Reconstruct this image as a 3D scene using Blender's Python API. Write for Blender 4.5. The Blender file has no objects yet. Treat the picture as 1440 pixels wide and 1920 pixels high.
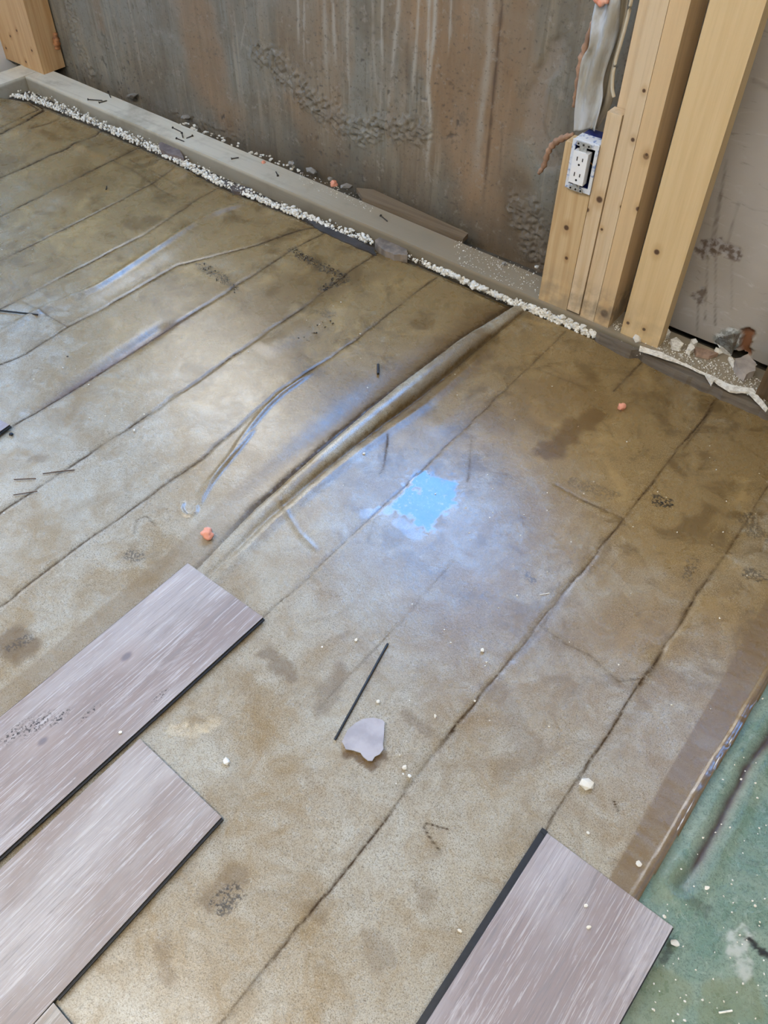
import bpy, bmesh, math, random
import numpy as np
from mathutils import Vector, Matrix, noise as mnoise

# ------------------------------------------------------------------ camera
H = 1.22                                   # camera height, metres
F = 1560.0                                 # focal length for a 1440x1920 frame
R = np.array([[0.78816832, 0.61541859, 0.00711719],
              [0.46683959, -0.59026715, -0.65851764],
              [-0.40106296, 0.52234533, -0.75253163]])
scene = bpy.context.scene
C = scene.collection
cam_data = bpy.data.cameras.new('camera')
cam = bpy.data.objects.new('camera', cam_data)
C.objects.link(cam)
cam_data.sensor_fit = 'VERTICAL'; cam_data.sensor_height = 36; cam_data.lens = F / 1920 * 36
cam_data.clip_start = 0.02
r, d, f = R
m = Matrix(((r[0], -d[0], -f[0], 0), (r[1], -d[1], -f[1], 0), (r[2], -d[2], -f[2], H), (0, 0, 0, 1)))
cam.matrix_world = m
scene.camera = cam

# ------------------------------------------------------------------ world, light, exposure
scene.view_settings.view_transform = 'Standard'
scene.view_settings.look = 'None'
scene.view_settings.gamma = 1
scene.view_settings.use_curve_mapping = False
scene.view_settings.exposure = -0.07
world = bpy.data.worlds.new('World'); scene.world = world
world.use_nodes = True
bg = world.node_tree.nodes['Background']
SKY_COLOR = (0.11, 0.40, 1.0, 1); PALE_SKY_COLOR = (0.66, 0.64, 0.60, 1); SKY_STRENGTH = 20.0
bg.inputs['Strength'].default_value = SKY_STRENGTH
wt = world.node_tree                       # blue towards the wall's middle; whitening at left added for neutral floor reflections
tc = wt.nodes.new('ShaderNodeTexCoord'); sp_ = wt.nodes.new('ShaderNodeSeparateXYZ'); wt.links.new(tc.outputs['Generated'], sp_.inputs[0])
az = wt.nodes.new('ShaderNodeMath'); az.operation = 'DIVIDE'; wt.links.new(sp_.outputs[0], az.inputs[0]); wt.links.new(sp_.outputs[1], az.inputs[1])
mr = wt.nodes.new('ShaderNodeMapRange'); mr.interpolation_type = 'SMOOTHSTEP'; wt.links.new(az.outputs[0], mr.inputs['Value'])
mr.inputs['From Min'].default_value = -1.02; mr.inputs['From Max'].default_value = -0.74
mc = wt.nodes.new('ShaderNodeMix'); mc.data_type = 'RGBA'; wt.links.new(mr.outputs[0], mc.inputs[0])
mc.inputs[6].default_value = PALE_SKY_COLOR; mc.inputs[7].default_value = SKY_COLOR; wt.links.new(mc.outputs[2], bg.inputs['Color'])
CEIL = 2.35
def area(name, loc, size, size_y, power, color, rot=(0, 0, 0)):
    l = bpy.data.lights.new(name, 'AREA'); l.shape = 'RECTANGLE'; l.size = size; l.size_y = size_y
    l.energy = power; l.color = color
    o = bpy.data.objects.new(name, l); C.objects.link(o); o.location = loc; o.rotation_euler = rot
    return o
LAMPS = [(-0.55, -0.25, 1.2, 0.16, 22, (1.0, 0.91, 0.76)), (-2.2, -0.6, 1.2, 0.3, 34, (1.0, 0.91, 0.78)), (0.7, -0.6, 1.2, 0.3, 34, (1.0, 0.91, 0.78))]
for (x, y, sx, sy, p, c) in LAMPS:
    area('ceiling_lamp_light', (x, y, CEIL - 0.075), sx, sy, p, c)

# ------------------------------------------------------------------ helpers
rnd = random.Random(7)
def ray(px, py):
    return R.T @ np.array([(px - 720) / F, (py - 960) / F, 1.0])
def P(px, py, z=0.0):                      # the place on the level z that the pixel shows
    v = ray(px, py); t = (z - H) / v[2]
    return np.array([v[0] * t, v[1] * t, z])
def W(px, py, y):                          # the place on the upright plane y
    v = ray(px, py); t = y / v[1]
    return np.array([v[0] * t, y, H + v[2] * t])

def tag(o, label=None, cat=None, group=None, kind=None):
    if label: o['label'] = label
    if cat: o['category'] = cat
    if group: o['group'] = group
    if kind: o['kind'] = kind
    return o
def empty(name, loc=(0, 0, 0), rz=0):
    o = bpy.data.objects.new(name, None); C.objects.link(o)
    o.location = loc; o.rotation_euler = (0, 0, rz); o.empty_display_size = 0.02
    return o
def link(name, me, mat, parent=None, smooth=False):
    o = bpy.data.objects.new(name, me); C.objects.link(o)
    if mat: me.materials.append(mat)
    if smooth:
        me.polygons.foreach_set('use_smooth', [True] * len(me.polygons))
    if parent: o.parent = parent
    return o
def obj(name, bm, mat, parent=None, smooth=False, bevel=0, seg=2):
    if bevel:
        es = [e for e in bm.edges if len(e.link_faces) == 2 and e.calc_face_angle(0) > 0.5]
        bmesh.ops.bevel(bm, geom=es, offset=bevel, segments=seg, affect='EDGES', profile=0.6)
    bmesh.ops.recalc_face_normals(bm, faces=bm.faces)
    me = bpy.data.meshes.new(name); bm.to_mesh(me); bm.free()
    return link(name, me, mat, parent, smooth)
def box(bm, x0, x1, y0, y1, z0, z1):
    vs = [bm.verts.new(p) for p in ((x0, y0, z0), (x1, y0, z0), (x1, y1, z0), (x0, y1, z0), (x0, y0, z1), (x1, y0, z1), (x1, y1, z1), (x0, y1, z1))]
    for q in ((3, 2, 1, 0), (4, 5, 6, 7), (0, 1, 5, 4), (1, 2, 6, 5), (2, 3, 7, 6), (3, 0, 4, 7)):
        bm.faces.new([vs[i] for i in q])
    return vs
def prism(bm, pts, off):                   # polygon pts (3D) extruded by the vector off
    a = [bm.verts.new(tuple(p)) for p in pts]
    b = [bm.verts.new(tuple(np.array(p) + off)) for p in pts]
    n = len(a)
    bm.faces.new(a); bm.faces.new(b[::-1])
    for i in range(n):
        bm.faces.new([a[i], b[i], b[(i + 1) % n], a[(i + 1) % n]])
def tube(bm, pts, rad, n=10):
    pts = [Vector(p) for p in pts]
    rads = rad if isinstance(rad, (list, tuple)) else [rad] * len(pts)
    rings = []
    for i, p in enumerate(pts):
        t = (pts[min(i + 1, len(pts) - 1)] - pts[max(i - 1, 0)]).normalized()
        u = t.cross(Vector((0, 0, 1)))
        if u.length < 1e-3: u = t.cross(Vector((0, 1, 0)))
        u.normalize(); w = t.cross(u)
        rings.append([bm.verts.new(p + (u * math.cos(a) + w * math.sin(a)) * rads[i]) for a in [2 * math.pi * k / n for k in range(n)]])
    for a, b in zip(rings, rings[1:]):
        for k in range(n): bm.faces.new([a[k], a[(k + 1) % n], b[(k + 1) % n], b[k]])
    bm.faces.new(rings[0][::-1]); bm.faces.new(rings[-1])
def spline(pts, n=8):
    pts = [np.array(p, float) for p in pts]; out = []
    for i in range(len(pts) - 1):
        p0 = pts[max(i - 1, 0)]; p1 = pts[i]; p2 = pts[i + 1]; p3 = pts[min(i + 2, len(pts) - 1)]
        for k in range(n):
            t = k / n
            out.append(0.5 * ((2 * p1) + (-p0 + p2) * t + (2 * p0 - 5 * p1 + 4 * p2 - p3) * t * t + (-p0 + 3 * p1 - 3 * p2 + p3) * t ** 3))
    out.append(pts[-1]); return out

# numpy fields -----------------------------------------------------
def vnoise(x, y, scale, seed):
    rs = np.random.RandomState(seed); L = rs.rand(256, 256)
    u = x * scale + 1000; v = y * scale + 1000
    iu = np.floor(u).astype(int); iv = np.floor(v).astype(int)
    fu = u - iu; fv = v - iv; fu = fu * fu * (3 - 2 * fu); fv = fv * fv * (3 - 2 * fv)
    g = lambda a, b: L[a % 256, b % 256]
    return (g(iu, iv) * (1 - fu) + g(iu + 1, iv) * fu) * (1 - fv) + (g(iu, iv + 1) * (1 - fu) + g(iu + 1, iv + 1) * fu) * fv
def fnoise(x, y, scale, seed, oct=4):
    s = 0; a = 1; t = 0
    for i in range(oct):
        s = s + a * vnoise(x, y, scale * 2 ** i, seed + i); t += a; a *= 0.5
    return s / t
def sdist(x, y, pts):                      # distance to a polyline, signed side, and position 0..1 along it
    best = np.full(x.shape, 9.0); par = np.zeros(x.shape); side = np.zeros(x.shape)
    pts = [np.array(p[:2]) for p in pts]
    seg = [np.hypot(*(b - a)) for a, b in zip(pts, pts[1:])]; tot = sum(seg); acc = 0
    for (a, b), l in zip(zip(pts, pts[1:]), seg):
        dx, dy = (b - a) / l
        t = np.clip((x - a[0]) * dx + (y - a[1]) * dy, 0, l)
        ex = x - a[0] - dx * t; ey = y - a[1] - dy * t
        dd = np.hypot(ex, ey); k = dd < best
        best = np.where(k, dd, best); par = np.where(k, (acc + t) / tot, par); side = np.where(k, np.sign(dx * ey - dy * ex), side)
        acc += l
    return best, side, par
def gauss(d, w): return np.exp(-(d / w) ** 2)
def sstep(a, b, x):
    t = np.clip((x - a) / (b - a), 0, 1); return t * t * (3 - 2 * t)
def grid_mesh(name, X, Y, Z, mask=None, skirt=None):
    ny, nx = X.shape
    co = np.stack([X, Y, Z], -1).reshape(-1, 3).astype(np.float32)
    idx = np.arange(nx * ny).reshape(ny, nx)
    q = np.stack([idx[:-1, :-1], idx[:-1, 1:], idx[1:, 1:], idx[1:, :-1]], -1).reshape(-1, 4)
    if mask is not None:
        mk = mask[:-1, :-1] & mask[:-1, 1:] & mask[1:, 1:] & mask[1:, :-1]
        q = q[mk.reshape(-1)]
    used = np.unique(q); remap = np.full(nx * ny, -1); remap[used] = np.arange(len(used))
    q = remap[q]; co = co[used]
    me = bpy.data.meshes.new(name)
    me.vertices.add(len(co)); me.vertices.foreach_set('co', co.ravel())
    me.loops.add(q.size); me.loops.foreach_set('vertex_index', q.ravel().astype(np.int32))
    me.polygons.add(len(q)); me.polygons.foreach_set('loop_start', np.arange(0, q.size, 4, dtype=np.int32))
    me.polygons.foreach_set('use_smooth', np.ones(len(q), bool))
    me.update(calc_edges=True)
    return me, used
def attr(me, used, name, chans):
    a = me.color_attributes.new(name, 'FLOAT_COLOR', 'POINT')
    arr = np.stack([np.clip(c, 0, 1).reshape(-1)[used] for c in chans], -1).astype(np.float32)
    a.data.foreach_set('color', arr.ravel())

# shader helpers -----------------------------------------------------
class Nt:
    def __init__(s, name):
        s.m = bpy.data.materials.new(name); s.m.use_nodes = True
        s.t = s.m.node_tree; s.n = s.t.nodes; s.b = s.n['Principled BSDF']
        s.co = s.n.new('ShaderNodeTexCoord').outputs['Object']
    def put(s, sock, v):
        if isinstance(v, bpy.types.NodeSocket): s.t.links.new(v, sock)
        elif isinstance(v, (tuple, list)) and len(v) == 3 and sock.type == 'RGBA': sock.default_value = (*v, 1)
        else: sock.default_value = v
    def set(s, **k):
        for a, v in k.items(): s.put(s.b.inputs[a.replace('_', ' ')], v)
    def math(s, op, a, b=0.0, c=None, clamp=False):
        n = s.n.new('ShaderNodeMath'); n.operation = op; n.use_clamp = clamp
        s.put(n.inputs[0], a); s.put(n.inputs[1], b)
        if c is not None: s.put(n.inputs[2], c)
        return n.outputs[0]
    def noise(s, scale, detail=4, rough=0.55, stretch=(1, 1, 1), dist=0, off=(0, 0, 0), out='Fac'):
        mp = s.n.new('ShaderNodeMapping'); s.put(mp.inputs['Vector'], s.co); mp.inputs['Scale'].default_value = stretch; mp.inputs['Location'].default_value = off
        n = s.n.new('ShaderNodeTexNoise'); s.put(n.inputs['Vector'], mp.outputs[0])
        n.inputs['Scale'].default_value = scale; n.inputs['Detail'].default_value = detail; n.inputs['Roughness'].default_value = rough; n.inputs['Distortion'].default_value = dist
        return n.outputs[out]
    def voro(s, scale, feature='F1', stretch=(1, 1, 1)):
        mp = s.n.new('ShaderNodeMapping'); s.put(mp.inputs['Vector'], s.co); mp.inputs['Scale'].default_value = stretch
        n = s.n.new('ShaderNodeTexVoronoi'); n.feature = feature; s.put(n.inputs['Vector'], mp.outputs[0]); n.inputs['Scale'].default_value = scale
        return n.outputs['Distance']
    def ramp(s, x, a, b, lo=0.0, hi=1.0):
        n = s.n.new('ShaderNodeMapRange'); n.interpolation_type = 'SMOOTHSTEP'
        s.put(n.inputs['Value'], x); n.inputs['From Min'].default_value = a; n.inputs['From Max'].default_value = b
        n.inputs['To Min'].default_value = lo; n.inputs['To Max'].default_value = hi
        return n.outputs[0]
    def mix(s, fac, a, b, mode='MIX'):
        n = s.n.new('ShaderNodeMix'); n.data_type = 'RGBA'; n.blend_type = mode; n.clamp_factor = True
        s.put(n.inputs[0], fac); s.put(n.inputs[6], a); s.put(n.inputs[7], b)
        return n.outputs[2]
    def bump(s, h, strength=0.3, dist=0.002, normal=None):
        n = s.n.new('ShaderNodeBump'); s.put(n.inputs['Height'], h); n.inputs['Strength'].default_value = strength; n.inputs['Distance'].default_value = dist
        if normal: s.put(n.inputs['Normal'], normal)
        return n.outputs[0]
    def attr(s, name):
        n = s.n.new('ShaderNodeAttribute'); n.attribute_name = name
        sp = s.n.new('ShaderNodeSeparateColor'); s.t.links.new(n.outputs['Color'], sp.inputs[0])
        return sp.outputs[0], sp.outputs[1], sp.outputs[2], n.outputs['Alpha']
    def ball(s, p, rad, soft=0.3, sc=(1, 1, 1)):
        mp = s.n.new('ShaderNodeVectorMath'); mp.operation = 'SUBTRACT'; s.put(mp.inputs[0], s.co); mp.inputs[1].default_value = tuple(p)
        m2 = s.n.new('ShaderNodeVectorMath'); m2.operation = 'MULTIPLY'; s.put(m2.inputs[0], mp.outputs[0]); m2.inputs[1].default_value = sc
        ln = s.n.new('ShaderNodeVectorMath'); ln.operation = 'LENGTH'; s.put(ln.inputs[0], m2.outputs[0])
        return s.ramp(ln.outputs['Value'], rad * (1 - soft), rad * (1 + soft), 1, 0), ln.outputs['Value']

def plain(name, col, rough=0.7, var=0.15, scale=60, bump=0.2, metallic=0):
    t = Nt(name); n = t.noise(scale)
    c2 = tuple(min(1, c * (1 - var * 2)) for c in col)
    t.set(Base_Color=t.mix(t.ramp(n, 0.35, 0.65), c2, col), Roughness=rough, Metallic=metallic)
    if bump: t.set(Normal=t.bump(t.noise(scale * 3), bump, 0.001))
    return t.m
def wood(name, base, dark, knots=(), seed=0, dirt=0.0, rough=0.6, axis='z', dirt_top=0.12):
    t = Nt(name)
    st = {'z': (1, 1, 0.04), 'x': (0.04, 1, 1), 'y': (1, 0.04, 1)}[axis]
    g = t.noise(55, 5, 0.6, st, 0.6, (seed, seed * 2.1, seed))
    g2 = t.noise(200, 3, 0.6, st, 0.2, (seed, 0, seed))
    big = t.noise(5, 3, 0.5, st, 0.0, (0, seed * 3, 0))
    c = t.mix(t.ramp(g, 0.40, 0.70), base, dark)
    c = t.mix(t.ramp(g2, 0.45, 0.8, 0, 0.35), c, tuple(x * 0.75 for x in dark))
    c = t.mix(t.ramp(big, 0.4, 0.7, 0, 0.4), c, tuple(min(1, x * 1.15) for x in base))
    for (p, rr) in knots:
        halo, _ = t.ball(p, rr * 1.9, 0.5, (1, 1, 0.6)); k, _ = t.ball(p, rr, 0.35)
        c = t.mix(t.math('MULTIPLY', halo, 0.45), c, (dark[0] * 0.75, dark[1] * 0.65, dark[2] * 0.5))
        c = t.mix(k, c, (0.09, 0.045, 0.02))
    if dirt:
        mp = t.n.new('ShaderNodeSeparateXYZ'); t.put(mp.inputs[0], t.co)
        z = t.ramp(mp.outputs[2], 0.04, dirt_top, 1, 0)
        dm = t.math('MULTIPLY', z, t.ramp(t.noise(25), 0.35, 0.62), clamp=True)
        c = t.mix(t.math('MULTIPLY', dm, dirt), c, (0.20, 0.165, 0.11))
    t.set(Base_Color=c, Roughness=rough, Normal=t.bump(g, 0.25, 0.0015))
    return t.m

# ------------------------------------------------------------------ plans
WALL_Y = 1.775
XL, XR, YB = -3.02, 2.6, -2.6
LEDGE = 0.86                                # top of the concrete foundation wall
plateA = P(57, 147, 0.038); plateB = P(960, 540, 0.038)
def plate_y(x):                             # front top edge of the bottom plate
    return plateA[1] + (plateB[1] - plateA[1]) * (x - plateA[0]) / (plateB[0] - plateA[0])
edge_px = [(0, 178), (60, 188), (190, 240), (300, 290), (413, 347), (620, 430), (800, 500), (962, 572), (1200, 672), (1440, 773), (1700, 880)]
edgeW = [P(*q) for q in edge_px]
edgeX = np.array([p[0] for p in edgeW]); edgeY = np.array([p[1] for p in edgeW])
def floor_edge(x): return np.interp(x, edgeX, edgeY)

# ------------------------------------------------------------------ structure: floor, walls, ceiling
slab = Nt('subfloor')
sn = slab.noise(9, 6)
slab.set(Base_Color=slab.mix(slab.ramp(sn, 0.35, 0.65), (0.10, 0.085, 0.065), (0.055, 0.045, 0.03)), Roughness=0.9, Normal=slab.bump(slab.noise(120), 0.4, 0.002))
bm = bmesh.new(); box(bm, XL - 0.1, XR + 0.1, YB - 0.1, WALL_Y + 0.02, -0.10, -0.014)
tag(obj('floor', bm, slab.m), kind='structure')

# concrete foundation wall, a displaced grid
def wall_uv(pts): return [(W(x, y, WALL_Y)[0], W(x, y, WALL_Y)[2]) for x, y in pts]
step = 0.0042
xs = np.arange(XL, XR, step * 1.0); 
xs = xs[xs < 0.35]; xs = np.append(xs, np.linspace(0.36, XR, 12)); zs = np.arange(-0.014, LEDGE + step, step)
X, Z = np.meshgrid(xs, zs)
dep = 0.003 * (fnoise(X, Z, 7, 3) - 0.5) + 0.0016 * (fnoise(X, Z, 60, 9) - 0.5)
def blob(pts, w, nz=0.5, s=20, seed=1):
    dd, _, _ = sdist(X, Z, wall_uv(pts)); return sstep(1.0, 0.35, dd / w + nz * (fnoise(X, Z, s, seed) - 0.5))
honey = np.maximum.reduce([blob([(480, 95), (520, 120), (580, 185), (620, 215), (670, 250), (720, 235), (790, 245)], 0.05, 1.0, 30, 5),
                           blob([(130, 10), (150, 90), (170, 140)], 0.035, 1.2, 30, 6) * 0.6,
                           blob([(985, 395), (1000, 440), (1010, 480)], 0.07, 1.2, 30, 7) * 0.8,
                           blob([(330, 215), (380, 235), (450, 260)], 0.03, 1.2, 30, 8) * 0.4])
lump = fnoise(X, Z, 85, 12, 2)
dep = dep + honey * (0.020 * np.abs(lump - 0.5) * 2 - 0.009)
spall = blob([(1040, 100), (1010, 170), (1000, 230), (1030, 300)], 0.035, 1.3, 18, 31)
dep = dep + spall * 0.006
pit = sstep(0.84, 0.90, vnoise(X, Z, 110, 40)) * sstep(0.52, 0.66, fnoise(X, Z, 6, 41))
dep = dep + 0.002 * pit
rust = np.clip(blob([(345, -40), (370, 60), (400, 160), (430, 220)], 0.11, 0.8, 8, 51) * 0.9
               + blob([(820, -60), (870, 150), (900, 330), (960, 440)], 0.17, 0.9, 7, 52) * 1.0
               + blob([(940, -60), (970, 100), (1000, 220)], 0.09, 0.9, 8, 55) * 0.8
               + blob([(610, 0), (625, 160), (640, 300)], 0.05, 0.9, 8, 53) * 0.45
               + blob([(560, 190), (580, 250), (600, 330)], 0.06, 0.9, 8, 54) * 0.5
               + blob([(180, 0), (190, 50)], 0.03, 0.9, 8, 56) * 0.5, 0, 1)
rust = rust * (0.55 + 0.45 * fnoise(X, Z * 0.25, 22, 60))
rust = np.clip(rust + .35 * sstep(.5, .7, fnoise(X, Z * .2, 14, 61)) * sstep(-2.7, -1.4, X), 0, 1)
wall_dark = sstep(0.20, 0.02, Z + 0.10 * (fnoise(X, Z, 5, 70) - 0.5)) * sstep(-2.6, -1.5, X) * 0.9 + blob([(960, 350), (1000, 430)], 0.10, 1, 10, 71) * 0.8  # darker towards the wall foot, plus one dark patch at right
drips = np.zeros_like(X); darkl = np.zeros_like(X)
def drip(pts, w, a, tgt='l'):
    global drips, darkl
    uv = wall_uv([(480 + x / 3, y / 3) for x, y in pts])
    dd, _, par = sdist(X, Z, uv)
    v = gauss(dd, w * (0.45 + 0.9 * vnoise(X, Z, 40, 80))) * a * (.75 + .6 * fnoise(X, Z * .3, 50, 81)) * sstep(1.0, .7, par)
    if tgt == 'l': drips = np.maximum(drips, v)
    else: darkl = np.maximum(darkl, v)
for pts, w, a in [([(232, -300), (240, 320)], .004, .7), ([(275, -300), (268, 300), (285, 430)], .003, .6), ([(420, -300), (440, 200), (455, 430)], .006, .7),
                  ([(375, -300), (390, 200), (405, 520)], .007, .45), ([(520, -300), (515, 300), (530, 640)], .004, .6), ([(712, -300), (708, 200), (715, 480)], .004, .75),
                  ([(815, -300), (800, 60), (765, 400), (770, 600)], .006, .75), ([(655, -300), (660, 300), (690, 640)], .004, .45), ([(930, -300), (905, 200), (885, 440), (878, 660)], .005, .8),
                  ([(985, -300), (972, 60), (965, 450), (950, 690)], .005, .8), ([(1025, -300), (1000, 200), (968, 500), (985, 700), (960, 900), (955, 1080)], .005, .9),
                  ([(1110, -300), (1090, 200), (1075, 350)], .004, .6), ([(1330, -300), (1310, 300), (1260, 700), (1230, 1100)], .013, .5), ([(755, 480), (742, 620)], .004, .5),
                  ([(-60, 120), (-90, 300)], .003, .4), ([(700, 520), (695, 640)], .005, .4)]:
    drip(pts, w, a)
for pts, w, a in [([(1395, -300), (1380, 60), (1345, 420), (1310, 800), (1290, 1000), (1265, 1250)], .005, .9), ([(850, 250), (855, 560)], .007, .35), ([(1385, 700), (1370, 1000)], .003, .4)]:
    drip(pts, w, a, 'd')
me, used = grid_mesh('wall_back', X, WALL_Y + dep, Z)
attr(me, used, 'A', [rust, wall_dark, drips, darkl]); attr(me, used, 'B', [honey, spall, pit, pit])
t = Nt('foundation_concrete')
A = t.attr('A'); B = t.attr('B')
streak = t.noise(16, 4, 0.6, (1, 1, 0.12)); cl = t.noise(5, 5, 0.6); fine = t.noise(130, 5, 0.65)
c = t.mix(t.ramp(cl, 0.35, 0.65), (0.205, 0.195, 0.155), (0.155, 0.13, 0.09))
c = t.mix(t.ramp(streak, 0.45, 0.68, 0, 0.6), c, (0.27, 0.225, 0.155)); c = t.mix(t.ramp(t.noise(60, 4, .65, (1, 1, .06)), .50, .66, 0, .5), c, (0.12, 0.095, 0.06)); c = t.mix(t.ramp(t.noise(45, 4, .65, (1, 1, .05), off=(5, 0, 2)), .56, .68, 0, .4), c, (0.34, 0.29, 0.21))
c = t.mix(t.math('MULTIPLY', A[0], 0.9), c, t.mix(t.ramp(streak, 0.35, 0.65), (0.29, 0.19, 0.105), (0.21, 0.13, 0.065)))
c = t.mix(t.math('MULTIPLY', A[1], 0.62), c, (0.075, 0.056, 0.032))
c = t.mix(A[2], c, (0.38, 0.35, 0.285))
c = t.mix(A[3], c, (0.09, 0.055, 0.03))
c = t.mix(t.math('MULTIPLY', B[0], 0.4), c, (0.19, 0.18, 0.155))
c = t.mix(t.math('MULTIPLY', B[1], 0.55), c, (0.25, 0.20, 0.15))
c = t.mix(t.ramp(fine, 0.56, 0.70, 0, 0.6), c, (0.07, 0.055, 0.04)); c = t.mix(t.ramp(t.noise(38, 6, .7), .56, .68, 0, .45), c, (0.30, 0.27, 0.22)); c = t.mix(t.ramp(t.noise(24, 6, .75), .58, .68, 0, .45), c, (0.10, 0.08, 0.055))
c = t.mix(t.math('MULTIPLY', B[2], .7), c, (0.06, 0.05, 0.04))
t.set(Base_Color=c, Roughness=t.ramp(cl, 0.3, 0.7, 0.55, 0.8), Normal=t.bump(fine, 0.5, 0.0025))
tag(link('wall_back', me, t.m), kind='structure')

# framed wall above the concrete: window openings, bright vapour film around them
white = plain('white_drywall', (0.78, 0.77, 0.73), 0.8, 0.04, 8, 0.1)
SILL, HEAD = 0.90, 1.72
WIN = [(-2.80, -1.75, SILL, HEAD), (-1.64, -0.66, SILL, HEAD), (-0.50, 0.40, SILL, HEAD)]
bm = bmesh.new()
y0, y1 = WALL_Y, WALL_Y + 0.12
box(bm, XL, XR, y0, y1, LEDGE, SILL); box(bm, XL, XR, y0, y1, HEAD, CEIL)
cuts = [XL] + [v for w in WIN for v in w[:2]] + [XR]
for i in range(0, len(cuts), 2): box(bm, cuts[i], cuts[i + 1], y0, y1, SILL, HEAD)
tag(obj('wall_back_upper', bm, white), kind='structure')
bm = bmesh.new(); box(bm, XL, XR, WALL_Y + 0.03, WALL_Y + 0.25, -0.014, LEDGE)
tag(obj('wall_back_footing', bm, slab.m), kind='structure')
vinyl = plain('white_vinyl', (0.8, 0.8, 0.8), 0.35, 0.02, 20, 0)
glass = Nt('window_glass'); glass.set(Base_Color=(1, 1, 1), Roughness=0.0, IOR=1.45, Transmission_Weight=1.0)
for i, (a, b, z0, z1) in enumerate(WIN):
    w = empty('window_%d' % (i + 1), (a, WALL_Y, z0)); w['kind'] = 'structure'
    bm = bmesh.new(); L, Hh = b - a, z1 - z0
    box(bm, 0, L, 0.02, 0.08, 0, 0.04); box(bm, 0, L, 0.02, 0.08, Hh - 0.04, Hh)
    box(bm, 0, 0.04, 0.02, 0.08, 0.04, Hh - 0.04); box(bm, L - 0.04, L, 0.02, 0.08, 0.04, Hh - 0.04)
    obj('window_frame', bm, vinyl, w)
LW = (0.35, 1.05, 1.10, 1.42)               # unseen window added in the left wall to brighten the left floor: y0, y1, z0, z1
bm = bmesh.new(); xa_, xb_ = XL - .12, XL
box(bm, xa_, xb_, YB, LW[0], -.014, CEIL); box(bm, xa_, xb_, LW[1], WALL_Y + .25, -.014, CEIL); box(bm, xa_, xb_, LW[0], LW[1], -.014, LW[2]); box(bm, xa_, xb_, LW[0], LW[1], LW[3], CEIL)
tag(obj('wall_left', bm, white), kind='structure')
w = empty('window_4', (XL, LW[0], LW[2])); w['kind'] = 'structure'; L, Hh = LW[1] - LW[0], LW[3] - LW[2]  # the added unseen window
bm = bmesh.new(); box(bm, -.08, -.02, 0, L, 0, .04); box(bm, -.08, -.02, 0, L, Hh - .04, Hh); box(bm, -.08, -.02, 0, .04, .04, Hh - .04); box(bm, -.08, -.02, L - .04, L, .04, Hh - .04)
obj('window_frame', bm, vinyl, w)  # frame of the added unseen window
for nm, b6 in (('wall_right', (XR, XR + 0.12, YB, WALL_Y + 0.25, -0.014, CEIL)),
               ('wall_front', (XL - 0.12, XR + 0.12, YB - 0.12, YB, -0.014, CEIL))):
    bm = bmesh.new(); box(bm, *b6); tag(obj(nm, bm, white), kind='structure')
bm = bmesh.new(); box(bm, XL - 0.12, XR + 0.12, YB - 0.12, WALL_Y + 0.25, CEIL, CEIL + 0.1)
tag(obj('ceiling', bm, white), kind='structure')
diff = Nt('lamp_diffuser'); diff.set(Base_Color=(0.9, 0.88, 0.8), Roughness=0.5)
diff.set(Emission_Color=(1, 0.9, 0.76)); diff.b.inputs['Emission Strength'].default_value = 4
for k, (x, y, sx, sy, p, cc) in enumerate(LAMPS):
    l = empty('ceiling_lamp', (x, y, CEIL))
    tag(l, 'long ceiling lamp with pale diffuser, ' + ('nearest the concrete wall', 'over the left of the room', 'over the right of the room')[k], 'lamp', 'ceiling lamps')
    bm = bmesh.new(); box(bm, -sx / 2 - .03, sx / 2 + .03, -sy / 2 - .03, sy / 2 + .03, -0.04, 0)
    obj('housing', bm, vinyl, l, bevel=0.006)
    bm = bmesh.new(); box(bm, -sx / 2, sx / 2, -sy / 2, sy / 2, -0.06, -0.04); obj('diffuser', bm, diff.m, l, bevel=0.005)

root = empty('recessed_lamp', (-1.80, 0.88, CEIL)); tag(root, 'small round warm ceiling spot near the windows', 'lamp')
bm = bmesh.new(); tube(bm, [(0, 0, -.012), (0, 0, 0)], [.055, .062], 28); obj('trim_ring', bm, vinyl, root)
bulb = Nt('warm_bulb'); bulb.set(Base_Color=(.9, .85, .7), Emission_Color=(1, .85, .55)); bulb.b.inputs['Emission Strength'].default_value = 60
bm = bmesh.new(); tube(bm, [(0, 0, -.016), (0, 0, -.012)], .042, 24); obj('bulb_face', bm, bulb.m, root)

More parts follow.
